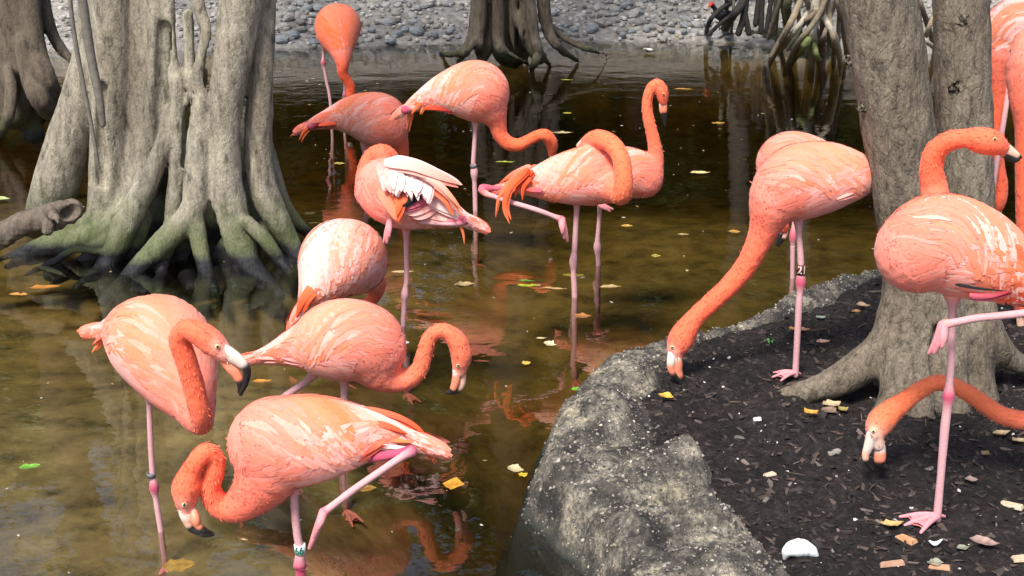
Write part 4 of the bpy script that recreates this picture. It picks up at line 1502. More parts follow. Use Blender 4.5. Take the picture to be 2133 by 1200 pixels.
# I: left bird facing the viewer with folded neck
flamingo('flamingo at left facing the viewer, neck folded up, bill pointing right', 3.26,
    [(412, 880, 26, -.17), (398, 838, 46, -.14), (372, 785, 76, -.08), (338, 722, 100, 0), (300, 700, 78, .12), (258, 690, 40, .2), (215, 690, 14, .25)],
    [(405, 845, 42, -.15), (419, 880, 25, -.2), (416, 858, 23, -.23), (402, 800, 23, -.24), (386, 745, 23, -.25), (374, 708, 22, -.26), (388, 686, 22, -.27), (415, 694, 26, -.28), (442, 714, 27, -.28), (462, 733, 20, -.28)],
    bills=[('upper_bill', [(452, 722, 14, 'w', -.29), (478, 738, 16, 'w', -.29), (500, 754, 13, 'w', -.29), (514, 770, 9, 'k', -.29), (512, 795, 7, 'k', -.29), (501, 822, 4, 'k', -.29)]),
           ('lower_bill', [(462, 742, 12, 'o', -.28), (482, 766, 13, 'o', -.285), (494, 782, 11, 'o', -.285), (501, 800, 8, 'k', -.285), (499, 818, 4, 'k', -.285)])],
    extra=[([(452, 722, 12, -.295), (470, 738, 16, -.285)], 'b')], legs=[[(312, 800, 22, -.02, 'p'), (311, 835, 8), (313, 900, 6), (317, 975, 6), (321, 1015, 10.5), (328, 1060, 6), (335, 1105, 6)]],
    stand=[('water', -.17, -.17)],
    tails=[([(250, 672, .15), (215, 680, .2), (190, 690, .2)], 20, 's', 'c'), ([(245, 690, .15), (210, 705, .2), (186, 732, .2)], 16, 'c', 'o'), ([(250, 680, .12), (220, 690, .18), (188, 718, .2)], 18, 's', 'c')],
    eye=(453, 722, 5), bands=[(315, 989, 9.5, 10, GREYB, None, None, (.03, 0, 1))], look=(.3, .75), w=.95, vox=.0058, nfe=(26, 34), droop=.6, orange_front=.2)

# M: right front bird on the soil
flamingo('flamingo with white wings standing one-legged on soil before the twin trunks', 3.10,
    [(1915, 520, 92), (1955, 505, 103), (2020, 525, 100), (2095, 560, 72), (2165, 590, 46), (2230, 612, 20)],
    [(1925, 480, 50, .04), (1950, 440, 34, .1), (1946, 395, 28, .13), (1940, 355, 25, .13), (1948, 318, 23, .12), (1975, 295, 21, .1), (2010, 288, 20, .08), (2042, 292, 27, .06), (2065, 297, 27, .06), (2086, 306, 16, .06)],
    bills=[('upper_bill', [(2082, 302, 13, 'w', .06), (2098, 312, 12, 'p', .06), (2115, 322, 8, 'p', .06), (2126, 328, 4, 'k', .06)]),
           ('lower_bill', [(2085, 314, 10, 'o', .06), (2100, 324, 9, 'k', .06), (2112, 333, 7, 'k', .06), (2122, 332, 4, 'k', .06)])],
    legs=[[(1985, 615, 20, 0, 'p'), (1984, 650, 8.5), (1981, 750, 8), (1976, 825, 13), (1968, 895, 9.5), (1960, 990, 8), (1952, 1082, 8.5)],
          [(2150, 600, 20, 0, 'p'), (2235, 628, 13, -.05), (2133, 652, 8.5, -.06), (2040, 662, 8.5, -.06), (1966, 676, 11, -.06, 'p')]],
    stand=[('soil', math.radians(200), .12, .10)], hang=[[(1964, 676, 11, -.06), (1936, 736, 8), (1946, 735, 8), (1962, 722, 8)]],
    tails=[([(1990, 592, -.1), (2040, 600, -.1), (2090, 604, -.1)], 8, 'k', 'k'),
           ([(2020, 614, -.075), (2060, 614, -.075), (2110, 606, -.075)], 22, 'm', 'r')],
    panel=1.0, panel_lo=46, panel_a=.24, eye=(2072, 290, 4), look=(.9, .3), vox=.0055, nfe=(28, 32), droop=1.1, flen=1.15)

# K: feeding bird on the soil
flamingo('flamingo with dark red band 21, neck stretched down to the rock edging', 4.01,
    [(1625, 395, 60), (1660, 381, 80), (1718, 370, 74), (1772, 366, 50), (1812, 366, 30, .08), (1838, 372, 16, .1)],
    [(1612, 420, 52), (1598, 460, 36), (1582, 500, 27), (1555, 553, 23), (1518, 597, 21), (1480, 632, 20), (1450, 660, 20), (1432, 684, 24), (1419, 706, 27), (1409, 726, 20), (1404, 740, 12)],
    bills=[('upper_bill', [(1401, 730, 9, 'w', -.02), (1398, 750, 9, 'w', -.03), (1398, 768, 8, 'o', -.03), (1407, 785, 6, 'k', -.03), (1424, 804, 4, 'k', -.03)]),
           ('lower_bill', [(1408, 738, 11, 'w', -.02), (1408, 758, 14, 'o', -.02), (1409, 775, 13, 'o', -.02), (1418, 794, 10, 'k', -.02), (1434, 812, 5, 'k', -.02)])],
    extra=[([(1402, 728, 9, -.02), (1407, 742, 12, -.015)], 'b')], legs=[[(1663, 440, 18, 0, 'p'), (1664, 480, 7), (1668, 540, 7), (1668, 587, 11), (1664, 640, 7), (1659, 740, 6.5), (1657, 782, 7)]],
    stand=[('soil', math.radians(190), .12, .075)],
    tails=[([(1770, 340, .05), (1805, 345, .08), (1832, 355, .1)], 26, 'p', 's'), ([(1740, 412, -.08), (1765, 405, -.08), (1790, 398, -.06)], 14, 'p', 'p'), ([(1770, 380, -.03), (1800, 385, .03), (1830, 380, .06)], 24, 'm', 'l')],
    eye=(1400, 724, 4), bands=[(1669, 561, 9.5, 22, (.10, .012, .012), '21', (.6, .55, .5), (0, 0, 1))], look=(.25, .6), vox=.0065, nfe=(26, 26))

# N: feeding bird entering from the right edge
flamingo('flamingo reaching in from the right edge, neck arched over and bill open at the soil', 3.36,
    [(2270, 800, 70), (2310, 760, 100), (2370, 750, 90), (2440, 770, 50), (2500, 790, 16)],
    [(2260, 820, 50), (2205, 875, 26), (2133, 876, 20), (2080, 862, 19), (2030, 828, 18), (1990, 805, 17), (1955, 797, 17), (1918, 812, 18), (1885, 836, 20), (1855, 858, 25), (1834, 880, 28), (1822, 902, 18), (1818, 912, 11)],
    bills=[('upper_bill', [(1816, 905, 12, 'w', -.03), (1810, 928, 11, 'w', -.03), (1803, 948, 8, 'p', -.03), (1806, 964, 6, 'k', -.03), (1818, 980, 4, 'k', -.03)]),
           ('lower_bill', [(1826, 912, 11, 'w', -.02), (1832, 930, 12, 'w', -.02), (1833, 950, 13, 'o', -.02), (1833, 966, 11, 'k', -.02), (1846, 976, 5, 'k', -.02)])],
    extra=[([(1819, 902, 11, -.03), (1824, 916, 15, -.02), (1828, 926, 14, -.02)], 'b')], legs=[[(2330, 840, 20, 0, 'p'), (2330, 900, 9), (2328, 990, 12), (2325, 1105, 8)], [(2290, 840, 20, .1, 'p'), (2285, 900, 9, .1), (2280, 980, 12, .1), (2275, 1075, 8, .1)]],
    stand=[('soil', math.radians(190), .12, .09), ('soil', math.radians(190), .12, .09)],
    eye=(1819, 899, 4.5), look=(.5, .5), vox=.006, nfe=(16, 16), neck_col=lin(246, 126, 84, K))

# H: wading bird with S neck
flamingo('flamingo with S shaped neck held low over water, just behind band 66', 3.75,
    [(770, 722, 76), (752, 712, 84), (705, 710, 86), (655, 718, 56), (612, 724, 36), (570, 737, 20), (535, 745, 9)],
    [(782, 765, 46), (812, 788, 30), (846, 791, 22), (872, 772, 19), (884, 738, 17), (893, 708, 16), (912, 690, 16), (934, 693, 17), (952, 712, 21), (961, 738, 22), (959, 760, 17), (957, 774, 12)],
    bills=[('upper_bill', [(958, 768, 11, 'w'), (961, 786, 10, 'p'), (960, 803, 8, 'p'), (950, 816, 5, 'k'), (934, 818, 3, 'k')]),
           ('lower_bill', [(952, 772, 9, 'w', -.01), (950, 790, 9, 'o', -.01), (946, 805, 8, 'o', -.01), (940, 815, 6, 'k', -.01), (930, 818, 3, 'k', -.01)])],
    extra=[([(957, 764, 9, 0), (956, 776, 12, 0)], 'b')], legs=[[(716, 785, 16, 0, 'p'), (717, 810, 8), (715, 870, 8), (714, 930, 11), (713, 985, 7)], [(662, 770, 14, .05, 'p'), (640, 793, 8, .05), (601, 820, 7.5, .05), (560, 850, 10, .05), (590, 960, 7, .05)]],
    stand=[('water', -.17, -.17), ('water', -.17, -.17)],
    tails=[([(640, 700), (590, 715), (545, 738), (517, 747)], 26, 's', 'c'), ([(650, 730, -.03), (590, 745, -.03), (530, 752, -.03)], 18, 'l', 'p'), ([(655, 752, -.05), (620, 752, -.05), (585, 748, -.05)], 14, 'm', 'p'),
           ([(640, 690, .0), (600, 700), (560, 728)], 24, 'l', 's')],
    eye=(954, 762, 4), look=(.35, .7), vox=.0062, nfe=(28, 28), neck_col=lin(244, 122, 88, K))

# G: bird seen from behind
flamingo('pale flamingo seen from behind with drooping orange tail, right of the big tree', 4.7,
    [(745, 560, 52, .16), (730, 540, 76, .06), (705, 540, 78, -.03), (675, 580, 50, -.1), (648, 615, 24, -.14), (630, 640, 10, -.16)],
    [(770, 580, 30, .16), (785, 600, 18, .22), (770, 630, 13, .26), (740, 640, 12, .28)],
    legs=[[(715, 600, 16, .05, 'p'), (715, 660, 6, .05), (715, 720, 9, .05), (715, 800, 6, .05)], [(700, 610, 10, -.08, 'r'), (637, 618, 9, -.17, 'm'), (660, 618, 6, -.17, 'm'), (730, 612, 6, -.1, 'r')]],
    stand=[('water', -.17, -.17)],
    tails=[([(690, 570, -.13), (655, 595, -.18), (632, 625, -.2), (620, 662, -.2)], 30, 'o', 'd'), ([(710, 580, -.12), (690, 600, -.16), (668, 612, -.18)], 40, 'd', 'd'), ([(672, 575, -.12), (645, 600, -.18), (626, 645, -.2)], 24, 's', 'o'),
           ([(720, 590, -.1), (690, 612, -.14), (650, 618, -.16)], 20, 'c', 'r')],
    look=(.6, .25), w=1.0, vox=.007, nfe=(22, 30), droop=.9, orange_front=.12)

# D: preening bird with lifted wing
flamingo('preening flamingo with ruffled white feathers, black and pink under its lifted wing', 4.80,
    [(800, 385, 56, .0), (812, 400, 66), (850, 420, 60), (900, 432, 42), (940, 448, 24), (968, 458, 12)],
    [(772, 400, 34, .05), (766, 362, 24, .09), (778, 330, 22, .1), (798, 320, 20, .08), (816, 335, 18, .1), (826, 365, 14, .14)],
    legs=[[(846, 465, 14, 0, 'p'), (846, 500, 5.5), (847, 580, 5.5), (843, 614, 8.5), (841, 650, 5.5), (840, 690, 5.5)], [(900, 462, 9, -.1, 'p'), (968, 459, 10, -.12), (940, 466, 6, -.12), (880, 462, 6, -.1)]],
    stand=[('water', -.17, -.17)], hang=[[(812, 462, 7, -.1), (800, 505, 5), (806, 506, 5), (811, 492, 5)]],
    tails=[([(800, 335, -.09), (860, 345, -.14), (915, 368, -.16), (957, 388, -.16)], 34, 'l', 's'), ([(830, 345, -.1), (890, 362, -.15), (935, 400, -.17), (967, 444, -.17)], 22, 'w', 'o'),
           ([(850, 350, -.12), (905, 375, -.16), (940, 410, -.18), (965, 442, -.18)], 18, 'l', 'o'), ([(815, 330, -.08), (870, 342, -.13), (925, 366, -.15), (950, 380, -.15)], 34, 'w', 'l'),
           ([(792, 338, -0.065), (798, 356, -0.120), (803, 374, -0.135)], 24, 'p', 'l'), ([(803, 339, -0.065), (809, 361, -0.120), (813, 384, -0.135)], 24, 'l', 'w'), ([(814, 341, -0.065), (820, 358, -0.120), (824, 374, -0.135)], 24, 'l', 'w'), ([(825, 343, -0.065), (831, 360, -0.120), (839, 378, -0.135)], 24, 'l', 'w'), ([(836, 345, -0.065), (842, 366, -0.120), (846, 387, -0.135)], 24, 'l', 'w'), ([(847, 346, -0.065), (853, 367, -0.120), (853, 388, -0.135)], 24, 'l', 'w'), ([(858, 348, -0.065), (864, 366, -0.120), (861, 384, -0.135)], 24, 'l', 'w'), ([(869, 350, -0.065), (875, 370, -0.120), (881, 389, -0.135)], 24, 'p', 'w'), ([(880, 352, -0.065), (886, 371, -0.120), (887, 391, -0.135)], 24, 'l', 'w'), ([(796, 350, -0.090), (802, 374, -0.145), (805, 398, -0.160)], 24, 'p', 'w'), ([(807, 351, -0.090), (813, 375, -0.145), (819, 399, -0.160)], 24, 'l', 'w'), ([(818, 353, -0.090), (824, 378, -0.145), (822, 403, -0.160)], 24, 'l', 'w'), ([(829, 355, -0.090), (835, 377, -0.145), (836, 399, -0.160)], 24, 'l', 'w'), ([(840, 357, -0.090), (846, 381, -0.145), (849, 405, -0.160)], 24, 'l', 'w'), ([(851, 358, -0.090), (857, 379, -0.145), (863, 400, -0.160)], 24, 'l', 'w'), ([(862, 360, -0.090), (868, 380, -0.145), (870, 400, -0.160)], 24, 'p', 'w'), ([(873, 362, -0.090), (879, 386, -0.145), (886, 410, -0.160)], 24, 'l', 'w'), ([(884, 364, -0.090), (890, 387, -0.145), (895, 410, -0.160)], 24, 'l', 'w'), ([(800, 358, -0.105), (806, 381, -0.160), (813, 405, -0.175)], 24, 'p', 'l'), ([(811, 359, -0.105), (817, 380, -0.160), (821, 400, -0.175)], 24, 'l', 'w'), ([(822, 361, -0.105), (828, 383, -0.160), (826, 404, -0.175)], 24, 'l', 'w'), ([(833, 363, -0.105), (839, 382, -0.160), (842, 401, -0.175)], 24, 'l', 'w'), ([(844, 365, -0.105), (850, 384, -0.160), (856, 403, -0.175)], 24, 'p', 'w'), ([(855, 366, -0.105), (861, 389, -0.160), (863, 412, -0.175)], 24, 'l', 'w'), ([(866, 368, -0.105), (872, 388, -0.160), (869, 408, -0.175)], 24, 'l', 'w'), ([(877, 370, -0.105), (883, 388, -0.160), (889, 407, -0.175)], 24, 'l', 'w'), ([(888, 372, -0.105), (894, 395, -0.160), (895, 419, -0.175)], 24, 'l', 'w'),
           ([(795, 390, -.12), (805, 415, -.15), (826, 448, -.17), (830, 460, -.17)], 34, 's', 'o'), ([(815, 395, -.13), (832, 420, -.16), (828, 452, -.18)], 26, 'o', 'd'), ([(850, 395, -.13), (845, 412, -.15), (834, 430, -.16)], 24, 'o', 'c'),
           ([(880, 392, -.135), (858, 408, -.15), (832, 432, -.16)], 22, 'k', 'k'), ([(878, 398, -.13), (860, 416, -.14), (845, 426, -.15)], 14, 'k', 'k'),
           ([(890, 410, -.12), (860, 425, -.14), (832, 438, -.15)], 26, 'm', 'm'), ([(900, 420, -.12), (870, 440, -.13), (845, 450, -.13)], 36, 'p', 'l'), ([(880, 405, -.12), (920, 428, -.13), (955, 452, -.13)], 34, 'l', 'w'),
           ([(870, 440, -.1), (910, 450, -.12), (945, 462, -.12)], 26, 'p', 'l'), ([(940, 440, -.12), (962, 478, -.12), (966, 508, -.12)], 9, 'o', 'o'), ([(900, 395, -.14), (930, 420, -.16), (945, 450, -.16)], 16, 'c', 'o')],
    look=(.9, .2), vox=.007, nfe=(24, 26), orange_front=.22)

# C: middle bird facing right
flamingo('flamingo with dipped neck wading in front of the fluted far trunk', 6.35,
    [(1005, 200, 52), (992, 190, 64), (945, 190, 46), (902, 200, 28), (868, 215, 15), (850, 225, 8)],
    [(1022, 225, 34), (1034, 252, 21), (1042, 280, 16), (1058, 298, 15), (1080, 302, 14), (1102, 292, 12), (1122, 282, 12), (1138, 283, 13), (1149, 300, 13, .02), (1150, 318, 8, .03)],
    bills=[('upper_bill', [(1150, 316, 6, 'w', .03), (1150, 330, 5, 'p', .03), (1146, 345, 4, 'k', .03)])],
    legs=[[(990, 245, 11, 0, 'p'), (990, 270, 5), (986, 335, 5), (988, 360, 8), (989, 390, 5), (990, 424, 5)], [(920, 215, 9, 0, 'p'), (862, 226, 6, -.03, 'p'), (843, 229, 9.7, -.05)]],
    stand=[('water', -.17, -.17)],
    tails=[([(905, 185), (878, 205), (858, 225), (849, 272)], 16, 'c', 'o'), ([(900, 195, -.03), (880, 212, -.04), (862, 240, -.05)], 15, 'd', 'o'), ([(920, 172), (890, 190), (860, 212)], 16, 's', 'c'), ([(915, 180, -.02), (892, 202, -.03), (874, 236, -.04)], 15, 'c', 'o'),
           ([(945, 225, -.06), (915, 222, -.06), (885, 225, -.05)], 22, 'r', 'd'), ([(910, 180), (872, 205), (845, 222)], 14, 's', 'c')],
    bands=[(986, 346, 7, 7, GREYB, None, None, (0, 0, 1))], look=(.65, .55), vox=.0075, nfe=(24, 26), neck_col=lin(245, 110, 70, K))

# B: bird left of C
flamingo('flamingo with head hidden behind the preening bird, tail towards the big tree', 6.62,
    [(805, 255, 48), (786, 250, 57), (745, 241, 44), (705, 243, 26), (668, 253, 14), (645, 262, 7)],
    [(820, 275, 28), (834, 300, 17, .03), (838, 335, 13, .05), (832, 370, 13, .06), (820, 390, 13, .07)],
    bills=[('upper_bill', [(818, 392, 7, 'w', .07), (812, 408, 6, 'p', .07), (808, 420, 3, 'k', .07)])],
    legs=[[(760, 298, 11, 0, 'p'), (759, 320, 5), (759, 370, 8), (760, 436, 5)], [(710, 252, 8, 0, 'r'), (660, 261, 6, -.03, 'r'), (646, 263, 8, -.05, 'm')]],
    stand=[('water', -.17, -.17)],
    tails=[([(705, 238), (665, 248), (630, 265), (608, 280)], 16, 'c', 'o'), ([(700, 245, -.02), (660, 258, -.03), (636, 270, -.03), (622, 294, -.03)], 13, 'd', 'o'), ([(715, 228), (680, 238), (645, 252)], 18, 's', 'c'), ([(720, 248, -.05), (690, 252, -.05), (660, 258, -.04)], 20, 'd', 'c')],
    look=(.6, .45), vox=.0078, nfe=(22, 26))

# E: bird with tucked neck
flamingo('flamingo with neck curled over its own back and one leg folded forward', 5.12,
    [(1248, 365, 58), (1230, 366, 63), (1178, 372, 53), (1125, 378, 32), (1085, 385, 16), (1062, 390, 8)],
    [(1265, 380, 44, -.03), (1285, 396, 28, -.1), (1294, 405, 22, -.14), (1299, 388, 20, -.16), (1298, 355, 19, -.15), (1290, 322, 19, -.12), (1270, 298, 20, -.07), (1243, 290, 20, 0), (1222, 302, 16, .07), (1212, 330, 14, .1)],
    bills=[('upper_bill', [(1226, 292, 9, 'w', .04), (1214, 296, 7, 'w', .06), (1204, 304, 5, 'p', .08)])],
    legs=[[(1201, 420, 12, 0, 'p'), (1201, 440, 6), (1197, 515, 6), (1194, 545, 8.5), (1195, 580, 6), (1197, 624, 6)], [(1120, 385, 8, .02, 'm'), (1040, 392, 6, -.01, 'm'), (1005, 393, 10, -.02, 'm'), (1013, 404, 7, -.03, 'p'), (1060, 420, 5.5, -.05), (1120, 438, 5.5, -.09), (1170, 457, 8, -.09, 'm')]],
    stand=[('water', -.17, -.17)], hang=[[(1170, 457, 8, -.09), (1182, 502, 6), (1176, 496, 6), (1172, 485, 6)]],
    tails=[([(1100, 350, -.06), (1060, 390, -.09), (1050, 430, -.09), (1060, 462, -.09)], 18, 'd', 'o'), ([(1100, 350), (1065, 375, -.03), (1040, 410, -.05), (1032, 452, -.05)], 14, 'c', 'o'), ([(1105, 345), (1070, 360), (1040, 380)], 16, 's', 'd'), ([(1105, 370, -.06), (1088, 390, -.07), (1084, 416, -.07)], 12, 'd', 'd'),
           ([(1110, 355, -.05), (1078, 375, -.06), (1062, 410, -.07)], 18, 'd', 'd'), ([(1130, 395, -.06), (1105, 396, -.06), (1085, 392, -.06)], 14, 'm', 'd'), ([(1120, 345), (1085, 362), (1055, 385)], 16, 'c', 'o')],
    look=(.5, .75), vox=.0072, nfe=(26, 28), neck_col=lin(246, 122, 82, K))

# F: upright bird behind E
flamingo('flamingo with upright S neck and bill pointing straight down, half hidden behind its neighbour', 5.52,
    [(1342, 372, 38), (1318, 362, 52), (1280, 360, 52), (1240, 370, 34), (1205, 380, 14)],
    [(1345, 375, 34), (1360, 355, 22), (1366, 325, 16), (1360, 285, 13), (1351, 248, 12), (1348, 215, 11), (1355, 186, 11), (1369, 176, 12), (1378, 190, 14), (1381, 206, 11), (1382, 215, 7)],
    bills=[('upper_bill', [(1381, 209, 8, 'w'), (1383, 226, 7, 'o'), (1384, 240, 5, 'k'), (1385, 262, 2.5, 'k')]), ('lower_bill', [(1378, 214, 5, 'w'), (1378, 228, 5, 'o'), (1380, 240, 4, 'k'), (1383, 258, 2, 'k')])],
    legs=[[(1250, 410, 11, 0, 'p'), (1249, 440, 5), (1245, 495, 5), (1244, 515, 8), (1245, 535, 5), (1246, 560, 5)], [(1280, 405, 8, -.04, 'p'), (1230, 418, 6, -.05)]],
    stand=[('water', -.17, -.17)], hang=[[(1245, 422, 6, -.06), (1276, 436, 4), (1270, 440, 4), (1262, 436, 4)]],
    eye=(1382, 196, 2.5), look=(.3, .65), vox=.0072, nfe=(18, 22), neck_col=lin(247, 120, 84, K))

# A: far bird head on
flamingo('deep orange flamingo farthest back, seen head on before the stony bank', 8.3,
    [(712, 112, 19, -.17), (708, 92, 30, -.13), (703, 68, 42, -.06), (704, 55, 46, .03), (704, 52, 36, .14), (704, 58, 14, .25)],
    [(711, 108, 22, -.17), (714, 132, 14, -.2), (714, 152, 11, -.2), (722, 166, 10, -.19), (730, 182, 10, -.18), (730, 205, 9, -.18), (728, 226, 9, -.18)],
    bills=[('upper_bill', [(728, 224, 6, 'w', -.18), (727, 236, 5, 'p', -.18), (722, 246, 3, 'k', -.18)])],
    legs=[[(676, 90, 9, 0, 'p'), (674, 105, 3.2), (673, 131, 5.2, 0, 'm'), (680, 170, 3), (689, 225, 3)], [(718, 150, 3, .05), (718, 198, 5, .05, 'm'), (716, 226, 3, .05)]],
    stand=[('water', -.17, -.17), ('water', -.17, -.17)],
    look=(.05, .95), w=1.0, vox=.0085, nfe=(22, 26), orange_front=.95, droop=.8, neck_col=lin(243, 96, 56, K), front_col=lin(232, 104, 54, K))

# L: bird behind K
flamingo('flamingo mostly hidden behind the bird with band 21', 5.35,
    [(1625, 345, 46), (1645, 340, 66), (1690, 345, 58), (1735, 355, 36), (1770, 362, 14)],
    [(1612, 365, 30), (1596, 395, 18), (1596, 430, 15), (1612, 455, 16), (1628, 465, 15), (1632, 478, 10)],
    bills=[('upper_bill', [(1633, 474, 8, 'w'), (1634, 488, 7, 'p'), (1628, 500, 6, 'k'), (1620, 512, 3, 'k')]), ('lower_bill', [(1628, 478, 6, 'w'), (1626, 492, 6, 'k'), (1618, 510, 3, 'k')])],
    legs=[[(1660, 395, 12, 0, 'p'), (1657, 440, 5), (1654, 470, 5), (1652, 492, 8.5, 0, 'm'), (1651, 520, 5), (1650, 598, 4.5)]],
    stand=[('water', -.17, -.17)], look=(.3, .7), vox=.0075, nfe=(20, 22))

# P: right edge, close neck
flamingo('flamingo mostly outside the right edge, its thick neck hanging straight down', 4.55,
    [(2180, 150, 70, -.02), (2205, 120, 95), (2260, 120, 85), (2330, 150, 48), (2390, 175, 14)],
    [(2160, 150, 62, -.05), (2146, 205, 42, -.07), (2141, 260, 27, -.08), (2138, 330, 23, -.08), (2136, 430, 20, -.08), (2139, 520, 20, -.08), (2141, 580, 22, -.08), (2136, 622, 25, -.08), (2131, 642, 18, -.08)],
    bills=[('upper_bill', [(2130, 638, 11, 'w', -.08), (2127, 660, 10, 'p', -.08), (2127, 682, 8, 'p', -.08), (2132, 700, 4, 'k', -.08)])],
    legs=[[(2230, 230, 20, 0, 'p'), (2228, 290, 7), (2225, 410, 10), (2222, 572, 6.5)], [(2280, 220, 20, .08, 'p'), (2278, 290, 7, .08), (2275, 400, 10, .08), (2272, 562, 6.5, .08)]],
    stand=[('soil', math.radians(190), .1, .09), ('soil', math.radians(190), .1, .09)], look=(.4, .6), vox=.008, nfe=(16, 16))

# O: right edge, far bird
flamingo('pale backed flamingo right of the twin trunks, neck lowered to the water', 6.0,
    [(2105, 85, 54), (2118, 62, 68), (2165, 62, 62), (2210, 80, 36), (2250, 95, 12)],
    [(2090, 110, 36, -.03), (2080, 145, 21, -.05), (2078, 200, 16, -.05), (2075, 270, 15, -.05), (2078, 340, 14, -.05), (2084, 385, 15, -.05), (2082, 415, 15, -.05), (2080, 432, 10, -.05)],
    bills=[('upper_bill', [(2080, 430, 8, 'w', -.05), (2079, 446, 7, 'p', -.05), (2076, 460, 4, 'k', -.05)])],
    legs=[[(2108, 130, 14, 0, 'p'), (2102, 180, 5.5, -.07, 'l'), (2085, 290, 5.5, -.1), (2068, 400, 5, -.1)], [(2150, 120, 14, .05, 'p'), (2150, 190, 5.5, .05), (2150, 290, 8, .05), (2150, 440, 5, .05)]],
    stand=[('water', -.17, -.17), ('water', -.17, -.17)],
    tails=[([(2060, 120, -.06), (2072, 145, -.06), (2082, 160, -.06)], 22, 'r', 'r')],
    look=(.95, .2), vox=.008, nfe=(20, 24), orange_front=.05)

# small black waterbird on the far bank
root = empty('waterbird', W(1505, 45, 11.1), 'small black waterbird with a red forehead on the far bank behind the dark roots', 'bird')
s = SDF([chain_px([(1494, 30, 9), (1504, 33, 11), (1516, 30, 8), (1524, 25, 3)], 11.1, c=(.012, .012, .016), k=.02),
         chain_px([(1494, 26, 6), (1489, 18, 5), (1484, 11, 5)], 11.1, c=(.012, .012, .016), k=.015)], .009)
g = Geo()
s.mesh(g)
for x in (1499, 1507):
    tube(g, [W(x, 40, 11.1), W(x - 1, 52, 11.1), W(x, 62, 11.1)], [.006, .005, .006], np.array([.1, .1, .03]), 6, 2)
g.obj('body', M_PLUM, root)
g = Geo()
tube(g, [W(1483, 8, 11.06), W(1479, 11, 11.05), W(1475, 15, 11.05)], [.016, .015, .006], np.array([(.6, .03, .02), (.6, .03, .02), (.6, .35, .04)]), 8, 3)
g.obj('bill', M_HORN, root)
# ------------------------------------------------------------------ leaves, chips and shell
def leaf(name, label, cat, x, y, L, wd, ang, c, water=True, curl=.15, under=0.0, group=None, mat=M_LEAF, thick=.0, bend=0.0):
    """one leaf blade; L, wd in photo pixels, ang in degrees on the ground"""
    p = G(x, y, (0.004 - under) if water else .125)
    if not water:
        p = G(x, y, soil_at(p[0], p[1]) + .004)
        p[2] = soil_at(p[0], p[1]) + .005
    sc = p[1] / ray(x, y)[1] / FPX
    Lm, wm = L * sc / 2, wd * sc
    n = 9
    t = np.linspace(-1, 1, n)
    half = wm * np.clip(1 - np.abs(t) ** 1.9, .02, 1) * (1 - .25 * t) * (1 + .14 * rng.normal(size=n))
    if not water:
        curl, half = curl * 1.25, half * .9
    wig = .12 * Lm * np.sin(t * 2.2 + 6 * rng.random())
    ca, sa = math.cos(math.radians(ang)), math.sin(math.radians(ang))
    d, q = np.array([ca, sa, 0]), np.array([-sa, ca, 0])
    cz = Lm * curl
    rows = []
    for s_ in (-1, -.5, 0, .5, 1):
        off = bend * Lm * (t ** 2) + wig * (0.35 if water else .8)
        rows.append(d[None] * (t * Lm)[:, None] + q[None] * (s_ * half + off + .06 * wm * rng.normal(size=n))[:, None]
                    + np.array([0, 0, 1.0])[None] * (cz * (t ** 2 * .8 + abs(s_) * .9 * (half / max(wm, 1e-6))) + .002 * rng.random(n))[:, None])
    V = np.stack(rows, 1).reshape(-1, 3)
    i, j = np.meshgrid(np.arange(n - 1), np.arange(4), indexing='ij')
    f = np.stack([i * 5 + j, (i + 1) * 5 + j, (i + 1) * 5 + j + 1, i * 5 + j + 1], -1).reshape(-1, 4)
    g = Geo()
    cc = np.tile(np.array(c), (len(V), 1)) * (0.62 + .4 * rng.random(len(V)))[:, None] * (1 if water else .88)
    cc[2::5] *= .72
    V = p + V
    g.add(V, [f], cc)
    o = g.obj(name, mat, origin=p)
    return tag(o, label, cat, group)


